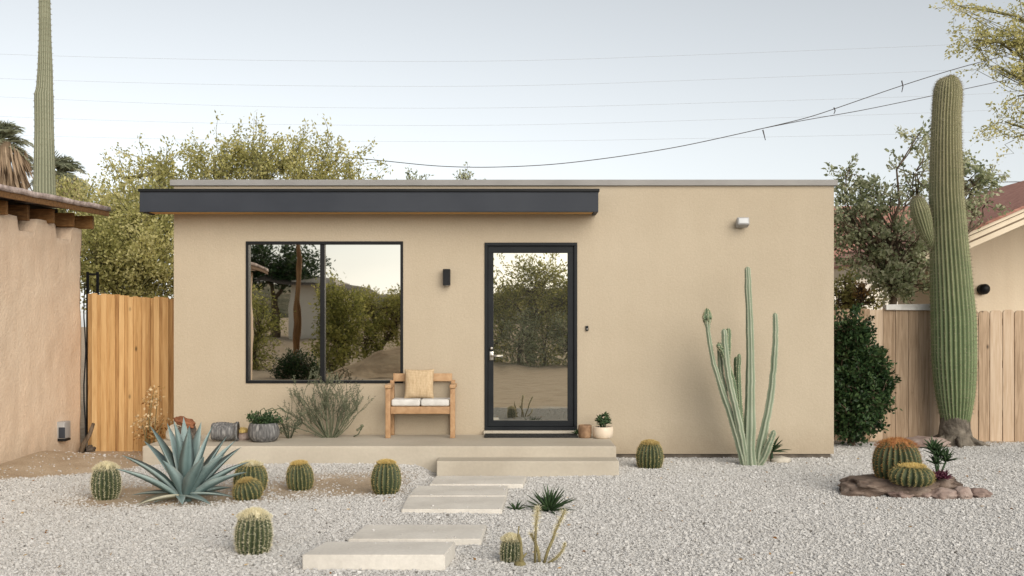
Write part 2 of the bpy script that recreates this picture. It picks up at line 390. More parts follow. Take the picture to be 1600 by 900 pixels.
def glass(name, tint, rough, wob, diff):
    m, nt, p, out = new_mat(name)
    L = nt.links.new
    p.inputs['Base Color'].default_value = (*tint, 1)
    p.inputs['Metallic'].default_value = 1.0
    p.inputs['Roughness'].default_value = rough
    co = coords(nt, (1, 1, 0.8))
    n = N(nt, 'ShaderNodeTexNoise', _Scale=1.7, _Detail=1.5)
    L(co, n.inputs['Vector'])
    b = N(nt, 'ShaderNodeBump', _Strength=wob, _Distance=0.02)
    L(n.outputs[0], b.inputs['Height']); L(b.outputs[0], p.inputs['Normal'])
    d = N(nt, 'ShaderNodeBsdfDiffuse')
    d.inputs['Color'].default_value = (0.30, 0.31, 0.27, 1)
    ms = N(nt, 'ShaderNodeMixShader'); ms.inputs[0].default_value = diff
    L(p.outputs[0], ms.inputs[1]); L(d.outputs[0], ms.inputs[2]); L(ms.outputs[0], out.inputs[0])
    return m
M['mirror'] = glass('reflective_window_glass', (0.64, 0.62, 0.56), 0.012, 0.08, 0.0)
M['doorglass'] = glass('hazy_door_glass', (0.70, 0.67, 0.58), 0.008, 0.09, 0.06)

def ground_material():
    m, nt, p, out = new_mat('desert_ground')
    L = nt.links.new
    co = coords(nt)
    vo = N(nt, 'ShaderNodeTexVoronoi', _Scale=46.0)
    L(co, vo.inputs['Vector'])
    sep = N(nt, 'ShaderNodeSeparateColor')
    L(vo.outputs['Color'], sep.inputs[0])
    gr = ramp(nt, [(0.0, (0.30, 0.28, 0.25)), (0.25, (0.44, 0.43, 0.415)), (0.7, (0.55, 0.54, 0.525)), (1.0, (0.62, 0.61, 0.60))])
    L(sep.outputs[0], gr.inputs[0])
    n1 = N(nt, 'ShaderNodeTexNoise', _Scale=2.3, _Detail=9.0, _Roughness=0.65)
    L(co, n1.inputs['Vector'])
    dr = ramp(nt, [(0.25, (0.38, 0.285, 0.195)), (0.5, (0.50, 0.395, 0.285)), (0.75, (0.60, 0.495, 0.375))])
    L(n1.outputs[0], dr.inputs[0])
    n2 = N(nt, 'ShaderNodeTexNoise', _Scale=70.0, _Detail=4.0)
    L(co, n2.inputs['Vector'])
    r2 = ramp(nt, [(0.3, (0.72,) * 3), (0.65, (1, 1, 1))])
    L(n2.outputs[0], r2.inputs[0])
    mm = N(nt, 'ShaderNodeMix', data_type='RGBA', blend_type='MULTIPLY'); mm.inputs[0].default_value = 1
    L(dr.outputs[0], mm.inputs[6]); L(r2.outputs[0], mm.inputs[7])
    at_ = N(nt, 'ShaderNodeAttribute', attribute_name='tint')
    mx = N(nt, 'ShaderNodeMix', data_type='RGBA')
    L(at_.outputs['Fac'], mx.inputs[0]); L(gr.outputs[0], mx.inputs[6]); L(mm.outputs[2], mx.inputs[7])
    L(mx.outputs[2], p.inputs['Base Color'])
    p.inputs['Roughness'].default_value = 0.95
    p.inputs['Specular IOR Level'].default_value = 0.15
    ad = N(nt, 'ShaderNodeMath', operation='ADD')
    L(n2.outputs[0], ad.inputs[0]); L(n1.outputs[0], ad.inputs[1])
    bp = N(nt, 'ShaderNodeBump', _Strength=0.7, _Distance=0.02)
    L(ad.outputs[0], bp.inputs['Height']); L(bp.outputs[0], p.inputs['Normal'])
    return m
M['ground'] = ground_material()

def saguaro_material():
    """green skin low down, olive-tan towards the spinier top, corky scars"""
    m, nt, p, out = new_mat('saguaro_skin')
    L = nt.links.new
    co = coords(nt)
    at_ = N(nt, 'ShaderNodeAttribute', attribute_name='tint')
    lo = ramp(nt, [(0.0, (0.05, 0.082, 0.036)), (0.5, (0.14, 0.19, 0.085)), (1.0, (0.26, 0.305, 0.16))])
    hi = ramp(nt, [(0.0, (0.105, 0.105, 0.05)), (0.5, (0.21, 0.205, 0.105)), (1.0, (0.35, 0.325, 0.19))])
    n1 = N(nt, 'ShaderNodeTexNoise', _Scale=5.0, _Detail=6.0)
    L(co, n1.inputs['Vector'])
    t = N(nt, 'ShaderNodeMath', operation='MULTIPLY_ADD'); L(n1.outputs[0], t.inputs[0]); t.inputs[1].default_value = 0.5
    t2 = N(nt, 'ShaderNodeMath', operation='MULTIPLY_ADD'); L(at_.outputs['Fac'], t2.inputs[0]); t2.inputs[1].default_value = 0.75; t2.inputs[2].default_value = -0.12
    L(t2.outputs[0], t.inputs[2])
    L(t.outputs[0], lo.inputs[0]); L(t.outputs[0], hi.inputs[0])
    sx = N(nt, 'ShaderNodeSeparateXYZ'); L(co, sx.inputs[0])
    z = N(nt, 'ShaderNodeMath', operation='MULTIPLY_ADD'); L(n1.outputs[0], z.inputs[0]); z.inputs[1].default_value = 0.7; L(sx.outputs['Z'], z.inputs[2])
    mr = N(nt, 'ShaderNodeMapRange'); L(z.outputs[0], mr.inputs[0]); mr.inputs[1].default_value = 1.9; mr.inputs[2].default_value = 3.9
    mx = N(nt, 'ShaderNodeMix', data_type='RGBA'); L(mr.outputs[0], mx.inputs[0]); L(lo.outputs[0], mx.inputs[6]); L(hi.outputs[0], mx.inputs[7])
    # scars
    cs = coords(nt, (1, 1, 0.6))
    n2 = N(nt, 'ShaderNodeTexNoise', _Scale=7.0, _Detail=5.0, _Roughness=0.7); L(cs, n2.inputs['Vector'])
    rs = ramp(nt, [(0.68, (0, 0, 0)), (0.74, (1, 1, 1))]); L(n2.outputs[0], rs.inputs[0])
    m2 = N(nt, 'ShaderNodeMix', data_type='RGBA'); L(rs.outputs[0], m2.inputs[0]); L(mx.outputs[2], m2.inputs[6]); m2.inputs[7].default_value = (0.12, 0.09, 0.06, 1)
    L(m2.outputs[2], p.inputs['Base Color'])
    p.inputs['Roughness'].default_value = 0.65
    bp = N(nt, 'ShaderNodeBump', _Strength=0.4, _Distance=0.02); L(n1.outputs[0], bp.inputs['Height']); L(bp.outputs[0], p.inputs['Normal'])
    return m
M['saguaro'] = saguaro_material()
M['gravel'] = mat('gravel_stone', [(0.0, (0.09, 0.08, 0.072)), (0.10, (0.37, 0.36, 0.345)), (0.45, (0.525, 0.515, 0.50)), (0.8, (0.61, 0.605, 0.595)), (1.0, (0.70, 0.695, 0.685))], tint=1.0, nz=0.05, rough=0.9, spec=0.2)

# ------------------------------------------------------------------ ground
def dirt_mask(x, y):
    """1 where bare sandy soil shows, 0 in the gravel"""
    wob = 0.18 * np.sin(x * 3.1 + y * 1.3) + 0.12 * np.sin(x * 6.7 - y * 5.1) + 0.06 * np.sin(x * 17 + y * 13)
    left = smooth(-3.75, -4.05, x + 0.42 * (y - 10.2) * -1.0 + wob * 0.5)
    left = smooth(-0.1, 0.15, -(x + 3.9) + (y - 9.9) * 0.9 + wob * 0.6) * smooth(-3.4, -3.9, x)
    bed = np.exp(-(((y - 9.05 + 0.25 * np.sin(x * 1.4)) / 0.62) ** 4)) * smooth(-0.75, -1.15, x + wob * 0.4) * smooth(-4.3, -3.5, x)
    bed *= 0.95 + wob * 0.5
    road = smooth(5.0, 4.3, y + wob)
    back = smooth(12.2, 12.9, y + wob)
    return np.clip(np.maximum.reduce([left, bed, road, back]), 0, 1)

def build_ground():
    xs = np.unique(np.concatenate([np.linspace(-400, -30, 12), np.linspace(-30, -8, 30), np.arange(-8, 8.01, 0.08), np.linspace(8, 30, 30), np.linspace(30, 400, 12)]))
    ys = np.unique(np.concatenate([np.linspace(-400, -30, 14), np.linspace(-30, 4, 70), np.arange(4, 13.6, 0.08), np.linspace(13.6, 40, 30), np.linspace(40, 400, 12)]))
    X, Y = np.meshgrid(xs, ys)
    Z = gz(X, Y)
    v = np.stack([X, Y, Z], -1).reshape(-1, 3)
    nx, ny = len(xs), len(ys)
    i = (np.arange(ny - 1)[:, None] * nx + np.arange(nx - 1)[None, :]).ravel()
    f = np.stack([i, i + 1, i + nx + 1, i + nx], -1)
    mb = MB()
    mb.addarr(v, f, dirt_mask(X, Y).ravel())
    o = solo('ground', mb, M['ground'], None, None, (0, 0, 0), kind='structure')
build_ground()

# ------------------------------------------------------------------ house
PZ = 0.27                         # porch top
FRONT = WALL
XL, XR = -3.83, 3.645
ROOF = 3.13
HB = 19.0                         # back of the house
house = thing('house', 'small flat roofed tan stucco house with charcoal canopy', 'house', (0, FRONT, 0))
WIN = (at(384, 599, FRONT), at(630, 377, FRONT))
DOOR = (at(757, 672, FRONT), at(902, 379, FRONT))
def wall_with_holes():
    """front wall as a lattice round the two openings, then sides and back; one closed shell"""
    mb = MB()
    T = 0.22
    x = [XL, WIN[0].x, WIN[1].x, DOOR[0].x, DOOR[1].x, XR]
    w0, w1, d0, d1 = WIN[0].z, WIN[1].z, 0.0, DOOR[1].z
    zb = 0.05
    def slab(x0, x1, z0, z1):
        mb.box(x0, x1, FRONT, FRONT + T, z0, z1)
    bm = bmesh.new()
    zs = sorted({zb, w0, w1, d1, ROOF})
    vs = {}
    def V(a, b, y):
        k = (round(a, 5), round(b, 5), y)
        if k not in vs: vs[k] = bm.verts.new((a, y, b))
        return vs[k]
    def solid(i, j):
        cx, cz = (x[i] + x[i + 1]) / 2, (zs[j] + zs[j + 1]) / 2
        if x[1] < cx < x[2] and w0 < cz < w1: return False
        if x[3] < cx < x[4] and cz < d1: return False
        return True
    nxi, nzi = len(x) - 1, len(zs) - 1
    for i in range(nxi):
        for j in range(nzi):
            if not solid(i, j): continue
            a, b, c, d = x[i], x[i + 1], zs[j], zs[j + 1]
            bm.faces.new((V(a, c, FRONT), V(b, c, FRONT), V(b, d, FRONT), V(a, d, FRONT)))
            bm.faces.new((V(a, d, FRONT + T), V(b, d, FRONT + T), V(b, c, FRONT + T), V(a, c, FRONT + T)))
            for (di, dj, p, q) in ((-1, 0, (a, c), (a, d)), (1, 0, (b, d), (b, c)), (0, -1, (b, c), (a, c)), (0, 1, (a, d), (b, d))):
                ii, jj = i + di, j + dj
                if not (0 <= ii < nxi and 0 <= jj < nzi) or not solid(ii, jj):
                    bm.faces.new((V(*p, FRONT), V(*q, FRONT), V(*q, FRONT + T), V(*p, FRONT + T)))
    bmesh.ops.recalc_face_normals(bm, faces=bm.faces)
    mb.addbm(bm)
    y0 = FRONT + T
    mb.box(XL, XL + T, y0, HB, zb, ROOF)
    mb.box(XR - T, XR, y0, HB, zb, ROOF)
    mb.box(XL + T, XR - T, HB - T, HB, zb, ROOF)
    mb.box(XL + T, XR - T, y0, HB - T, ROOF - 0.45, ROOF - 0.25)
    return mb
part('wall', wall_with_holes(), M['stucco'], house, flat=True)
mb = MB(); mb.box(XL + 0.03, XR - 0.03, FRONT + 0.025, HB - 0.03, -0.3, 0.048)
part('foundation', mb, M['found'], house, flat=True)
mb = MB()
ov = 0.035
for b in ((XL - ov, XR + ov, FRONT - ov, FRONT + 0.26), (XL - ov, XR + ov, HB - 0.26, HB + ov), (XL - ov, XL + 0.26, FRONT + 0.26, HB - 0.26), (XR - 0.26, XR + ov, FRONT + 0.26, HB - 0.26)):
    mb.box(*b, ROOF - 0.045, ROOF + 0.022, bev=0.006)
part('parapet_cap', mb, M['cap'], house, flat=True)
# canopy
CF = 10.92
cl, cr = at(218, 300, CF).x, at(935, 300, CF).x
cz0, cz1 = at(0, 331, CF).z, at(0, 295, CF).z
mb = MB()
mb.box(cl, cr, CF, CF + 0.045, cz0, cz1 - 0.035, bev=0.004)
mb.box(cl, cl + 0.045, CF + 0.045, FRONT - 0.002, cz0, cz1 - 0.035, bev=0.004)
mb.box(cr - 0.045, cr, CF + 0.045, FRONT - 0.002, cz0, cz1 - 0.035, bev=0.004)
canopy = part('canopy', mb, M['charcoal'], house, flat=True)
mb = MB()
mb.box(cl - 0.012, cr + 0.012, CF - 0.016, FRONT - 0.003, cz1 - 0.033, cz1, bev=0.004)
part('drip_edge', mb, M['black'], canopy, flat=True)
mb = MB()
mb.box(cl + 0.047, cr - 0.047, CF + 0.047, FRONT - 0.003, cz0 + 0.012, cz0 + 0.032)
part('soffit', mb, M['soffit'], canopy, flat=True)
# window
def frame_mb(x0, x1, z0, z1, y0, y1, t, bev=0.003):
    mb = MB()
    mb.box(x0, x1, y0, y1, z1 - t, z1, bev); mb.box(x0, x1, y0, y1, z0, z0 + t, bev)
    mb.box(x0, x0 + t, y0 + 0.001, y1 - 0.001, z0 + t, z1 - t, bev); mb.box(x1 - t, x1, y0 + 0.001, y1 - 0.001, z0 + t, z1 - t, bev)
    return mb
wx0, wx1, wz0, wz1 = WIN[0].x + 0.002, WIN[1].x - 0.002, WIN[0].z + 0.002, WIN[1].z - 0.002
mx = at(503.5, 0, FRONT).x
win = part('window', frame_mb(wx0, wx1, wz0, wz1, FRONT - 0.012, FRONT + 0.09, 0.03), M['black'], house, flat=True)
mb = MB(); mb.box(mx - 0.026, mx + 0.026, FRONT + 0.004, FRONT + 0.085, wz0 + 0.031, wz1 - 0.031, 0.003)
part('mullion', mb, M['black'], win, flat=True)
for x0, x1 in ((wx0 + 0.03, mx - 0.026), (mx + 0.026, wx1 - 0.03)):
    mb = MB(); mb.box(x0, x1, FRONT + 0.045, FRONT + 0.065, wz0 + 0.03, wz1 - 0.03)
    part('pane', mb, M['mirror'], win, flat=True)
# door
dx0, dx1, dz0, dz1 = DOOR[0].x + 0.002, DOOR[1].x - 0.002, at(0, 672, FRONT).z, DOOR[1].z - 0.002
door = part('door_frame', frame_mb(dx0, dx1, dz0 + 0.001, dz1, FRONT - 0.014, FRONT + 0.12, 0.034), M['doorframe'], house, flat=True)
lx0, lx1, lz0, lz1 = dx0 + 0.037, dx1 - 0.037, dz0 + 0.038, dz1 - 0.037
gx0, gx1, gz0, gz1 = at(771, 0, FRONT).x, at(887, 0, FRONT).x, at(0, 657, FRONT).z, at(0, 395, FRONT).z
mb = MB()
mb.box(lx0, lx1, FRONT + 0.012, FRONT + 0.062, gz1, lz1, 0.003); mb.box(lx0, lx1, FRONT + 0.012, FRONT + 0.062, lz0, gz0, 0.003)
mb.box(lx0, gx0, FRONT + 0.013, FRONT + 0.061, gz0, gz1, 0.003); mb.box(gx1, lx1, FRONT + 0.013, FRONT + 0.061, gz0, gz1, 0.003)
leaf = part('door', mb, M['doorframe'], house, flat=True)
mb = MB(); mb.box(gx0 - 0.004, gx1 + 0.004, FRONT + 0.034, FRONT + 0.05, gz0 - 0.004, gz1 + 0.004)
part('pane', mb, M['doorglass'], leaf, flat=True)
h = at(768, 556, FRONT)
mb = MB()
mb.box(h.x - 0.022, h.x + 0.022, FRONT - 0.004, FRONT + 0.012, h.z - 0.05, h.z + 0.05, 0.004)
mb.tube([(h.x, FRONT + 0.01, h.z), (h.x, FRONT - 0.05, h.z)], 0.012, 10)
mb.tube([(h.x - 0.01, FRONT - 0.05, h.z), (h.x + 0.13, FRONT - 0.05, h.z - 0.004)], 0.0095, 10)
mb.tube([(h.x, FRONT + 0.0, h.z + 0.085), (h.x, FRONT - 0.02, h.z + 0.085)], 0.018, 12)
part('handle', mb, M['nickel'], leaf)
mb = MB(); mb.box(dx0 - 0.01, dx1 + 0.02, FRONT - 0.07, FRONT + 0.1, PZ + 0.001, dz0 - 0.002, 0.006)
part('threshold', mb, M['concrete'], house, flat=True)
# wall furniture
a, b = at(693, 446, FRONT), at(704, 421, FRONT)
sconce = thing('wall_light', 'black upright box light on the wall between window and door', 'wall light', (a.x, FRONT, a.z))
mb = MB(); mb.box(a.x, b.x, FRONT - 0.10, FRONT - 0.012, a.z, b.z, 0.004)
part('housing', mb, M['black'], sconce, flat=True)
mb = MB(); mb.box(a.x + 0.012, b.x - 0.012, FRONT - 0.012, FRONT + 0.002, a.z + 0.03, b.z - 0.03, 0.002)
part('back_plate', mb, M['black'], sconce, flat=True)
mb = MB(); mb.tube([((a.x + b.x) / 2, FRONT - 0.055, a.z - 0.004), ((a.x + b.x) / 2, FRONT - 0.055, a.z + 0.02)], 0.026, 16)
part('lens', mb, M['lens'], sconce)
c = at(917, 513, FRONT)
db = thing('doorbell', 'tiny dark doorbell on the wall beside the glass door', 'doorbell', (c.x, FRONT, c.z))
mb = MB(); mb.box(c.x - 0.016, c.x + 0.016, FRONT - 0.022, FRONT + 0.002, c.z - 0.028, c.z + 0.028, 0.004)
part('case', mb, M['black'], db, flat=True)
mb = MB(); mb.tube([(c.x, FRONT - 0.027, c.z - 0.008), (c.x, FRONT - 0.02, c.z - 0.008)], 0.008, 12)
part('button', mb, M['nickel'], db)
c = at(1157, 348, FRONT)
fl = thing('floodlight', 'small pale grey floodlight high on the bare stucco wall', 'floodlight', (c.x, FRONT, c.z))
mb = MB(); mb.tube([(c.x, FRONT + 0.002, c.z), (c.x, FRONT - 0.035, c.z)], 0.05, 20)
part('base', mb, M['plastic'], fl)
mt = Matrix.Translation((c.x + 0.004, FRONT - 0.085, c.z - 0.006)) @ Matrix.Rotation(R(-18), 4, 'X')
mb = MB(); mb.box(-0.068, 0.068, -0.05, 0.05, -0.045, 0.045, 0.014, mat=mt, seg=3)
hd = part('lamp_head', mb, M['plastic'], fl)
mb = MB(); mb.box(-0.052, 0.052, -0.056, -0.048, -0.032, 0.028, 0.003, mat=mt)
part('lens', mb, M['lens'], hd, flat=True)

# ------------------------------------------------------------------ porch, pavers
PF = 10.2
pl, pr = at(222, 0, PF).x, at(963, 0, PF).x
porch = thing('porch', 'long low beige concrete porch along the house front with a step', 'porch', (pl, PF, 0))
mb = MB(); mb.box(pl, pr, PF, FRONT - 0.002, -0.1, PZ, 0.018, seg=3)
part('slab', mb, M['concrete'], porch, flat=True)
SF = 9.9
mb = MB(); mb.box(at(682, 0, SF).x, pr - 0.004, SF, PF - 0.002, -0.1, 0.158, 0.014, seg=3)
part('step', mb, M['concrete'], porch, flat=True)
PVG = 'stepping stones leading to the porch'
def paver(label, fl_, fr_, bl_, br_, zt, seed):
    """four top corners (x, y)"""
    mb = MB()
    bm = bmesh.new()
    top = [bm.verts.new((*p, zt)) for p in (fl_, fr_, br_, bl_)]
    bot = [bm.verts.new((*p, zt - 0.14)) for p in (fl_, fr_, br_, bl_)]
    bm.faces.new(top); bm.faces.new(bot[::-1])
    for i in range(4):
        bm.faces.new((bot[i], bot[(i + 1) % 4], top[(i + 1) % 4], top[i]))
    bmesh.ops.recalc_face_normals(bm, faces=bm.faces)
    bmesh.ops.bevel(bm, geom=list(bm.edges), offset=0.006, segments=2, affect='EDGES')
    mb.addbm(bm)
    cx, cy = (fl_[0] + br_[0]) / 2, (fl_[1] + br_[1]) / 2
    solo('paving_slab', mb, M['paver'], label, 'paving slab', (cx, cy, 0), PVG, flat=True)
PAV = [((-1.304, 6.18), (-0.418, 6.18), (-1.228, 6.56), (-0.372, 6.56), 0.091),
       ((-1.138, 6.9), (-0.213, 6.9), (-1.086, 7.4), (-0.19, 7.4), 0.034),
       ((-0.889, 7.99), (-0.082, 7.99), (-0.9, 8.58), (-0.05, 8.58), 0.036),
       ((-0.9, 8.6), (-0.05, 8.6), (-0.876, 9.13), (-0.035, 9.13), 0.04),
       ((-0.765, 9.2), (0.1, 9.2), (-0.74, 9.7), (0.14, 9.7), 0.043)]
for pv, lb in zip(PAV, ('thick raised concrete slab at the front end of the stepping path', 'thin concrete slab set just behind the thick raised one', 'concrete slab joined to the one behind it, middle of the path', 'concrete slab with another butted against its front edge, middle of path', 'concrete slab lying right at the foot of the porch step')):
    paver(lb, *pv, len(lb))
c = at(829, 681, 11.05)
mb = MB(); mb.box(at(757, 0, 11.08).x, at(902, 0, 11.08).x, 10.93, 11.185, PZ + 0.001, PZ + 0.022, 0.006)
solo('doormat', mb, M['rubber'], 'flat black doormat lying in front of the door', 'doormat', (c.x, 11.05, PZ))

# ------------------------------------------------------------------ bench
def bench():
    y0, y1 = 10.90, 11.24          # front of legs, back
    s = F / y0
    x0, x1 = (602 - CX) / s, (711 - CX) / s
    z = PZ
    t = thing('bench', 'small oiled wooden two seat bench standing against the wall', 'bench', ((x0 + x1) / 2, y0, z))
    arm = z + 0.575
    for x, jx in ((x0, 0.012), (x1 - 0.055, -0.012)):
        mb = MB(); mb.box(x, x + 0.055, y0, y0 + 0.055, z, arm - 0.032, 0.006, a=0.5)
        part('leg', mb, M['bench'], t)
        mb = MB(); mb.box(x + 0.004 + jx, x + 0.051 + jx, y1 - 0.05, y1, z, z + 0.62, 0.006, a=0.4)
        part('leg', mb, M['bench'], t)
        mb = MB(); mb.box(x - 0.006, x + 0.061, y0 - 0.015, y1 - 0.052, arm - 0.03, arm + 0.012, 0.010, seg=3, a=0.75)
        part('armrest', mb, M['bench'], t)
    mb = MB()
    mb.box(x0 + 0.057, x1 - 0.057, y0 + 0.008, y0 + 0.036, z + 0.265, z + 0.345, 0.005, a=0.45)
    mb.box(x0 + 0.068, x1 - 0.068, y1 - 0.042, y1 - 0.016, z + 0.265, z + 0.335, 0.005, a=0.4)
    for x in (x0 + 0.014, x1 - 0.04):
        mb.box(x, x + 0.026, y0 + 0.057, y1 - 0.052, z + 0.27, z + 0.335, 0.004, a=0.4)
    for k in range(8):
        xx = x0 + 0.06 + k * (x1 - x0 - 0.15) / 7
        mb.box(xx, xx + 0.03, y0 + 0.038, y1 - 0.044, z + 0.318, z + 0.336, 0.003, a=0.5)
    part('seat', mb, M['bench'], t)
    mb = MB(); mb.box(x0 + 0.05, x1 - 0.05, y1 - 0.046, y1 - 0.012, z + 0.605, z + 0.695, 0.008, seg=3, a=0.8)
    part('backrest', mb, M['bench'], t)
    xm = (x0 + x1) / 2
    for xa, xb in ((x0 + 0.062, xm - 0.003), (xm + 0.003, x1 - 0.062)):
        mb = MB(); mb.box(xa, xb, y0 + 0.012, y1 - 0.055, z + 0.348, z + 0.425, 0.028, seg=4)
        part('seat_cushion', mb, M['cushion'], t)
    # knitted pillow leaning on the back rail
    n, m_ = 46, 30
    w, h = 0.165, 0.165
    mb = MB()
    base = Vector((at(655, 0, 11.1).x, 11.10, z + 0.585))
    for side in (1, -1):
        V, A = [], []
        for j in range(m_ + 1):
            for i in range(n + 1):
                u, v = i / n * 2 - 1, j / m_ * 2 - 1
                puff = (max(0, (1 - u ** 4) * (1 - v ** 4))) ** 0.5 * 0.06
                rib = 0.5 + 0.5 * math.cos(u * 21 * math.pi + 0.35 * math.sin(v * 9))
                row = 0.5 + 0.5 * math.sin(v * 34 + u * 3)
                d = puff * (1 + 0.10 * rib * (0.6 + 0.4 * row)) if side > 0 else puff
                pin = 1 - 0.05 * (1 - v * v) * abs(u) ** 3
                p = Vector((u * w * pin, -side * d, v * h * (1 - 0.05 * (1 - u * u) * abs(v) ** 3)))
                p = Matrix.Rotation(R(-12), 3, 'X') @ p
                V.append(base + p); A.append(0.15 + 0.8 * rib * (0.7 + 0.3 * row))
        f = [(j * (n + 1) + i, j * (n + 1) + i + 1, (j + 1) * (n + 1) + i + 1, (j + 1) * (n + 1) + i) for j in range(m_) for i in range(n)]
        if side < 0: f = [q[::-1] for q in f]
        mb.add(V, f, A)
    solo('throw_pillow', mb, M['pillow'], 'square straw coloured knitted pillow propped on the wooden bench', 'pillow', base)
bench()

# ------------------------------------------------------------------ fences
def fence(name, label, x0, x1, y, ztop, bw, gap, m, dog=False, cap=None, batten=False, seed=1):
    rnd = random.Random(seed)
    t = thing(name, label, 'fence', (x0, y, 0))
    mb = MB()
    x = x0
    k = 0
    while x < x1 - 0.02:
        w = min(bw * rnd.uniform(0.85, 1.12), x1 - x)
        tt = rnd.uniform(0.15, 0.9)
        zt = (ztop(x) if callable(ztop) else ztop) + rnd.uniform(-0.012, 0.012)
        yy = y + rnd.uniform(-0.004, 0.004) - (0.018 if batten and k % 2 else 0)
        th = 0.02
        zb = 0.0 + rnd.uniform(-0.03, 0.0)
        if dog:
            c = 0.035
            poly = [(x, zb), (x + w - gap, zb), (x + w - gap, zt - c), (x + w - gap - 0.012, zt - c * 0.35), (x + w - gap - c, zt), (x + c, zt), (x + 0.012, zt - c * 0.35), (x, zt - c)]
        else:
            poly = [(x, zb), (x + w - gap, zb), (x + w - gap, zt), (x, zt)]
        mb.prism(poly, yy, yy + th, a=tt)
        x += w; k += 1
    part('boards', mb, m, t, flat=True)
    mb = MB()
    for zr in (0.3, 0.95, 1.5):
        mb.box(x0, x1, y + 0.03, y + 0.07, zr, zr + 0.09, a=0.3)
    part('rails', mb, m, t, flat=True)
    for xp in (x0 + 0.06, (x0 + x1) / 2, x1 - 0.06):
        mb = MB(); mb.box(xp - 0.045, xp + 0.045, y + 0.075, y + 0.165, -0.2, 1.66, 0.005, a=0.35)
        part('post', mb, m, t, flat=True)
    if cap:
        mb = MB(); mb.box(cap[0], cap[1], y - 0.05, y + 0.09, cap[2], cap[3], 0.008, jit=0.006)
        part('cap_board', mb, M['whitewash'], t, flat=True, label='white painted board lying along the top')
    return t
FLY = 11.9
fence('wooden_fence', 'warm honey brown fence of narrow vertical boards beside the adobe shed', -5.07, XL - 0.02, FLY, lambda x: 1.885 - 0.075 * (x + 5.07) / 1.2, 0.056, -0.007, M['fence_warm'], batten=True, seed=4)
FRY = 12.95
sag_x = at(1490, 0, 12.6).x
fence('wooden_fence', 'pale wooden fence panel topped with a white board beside the dark shrub', XR + 0.06, sag_x - 0.02, FRY, 1.71, 0.155, 0.005, M['fence_pale'], cap=(at(1383, 0, FRY).x, at(1462, 0, FRY).x, 1.70, 1.775), seed=5)
fence('picket_fence', 'weathered dog eared picket fence at the neighbouring cream house', sag_x + 0.02, 8.2, FRY, 1.70, 0.165, 0.012, M['fence_pale'], dog=True, seed=9)

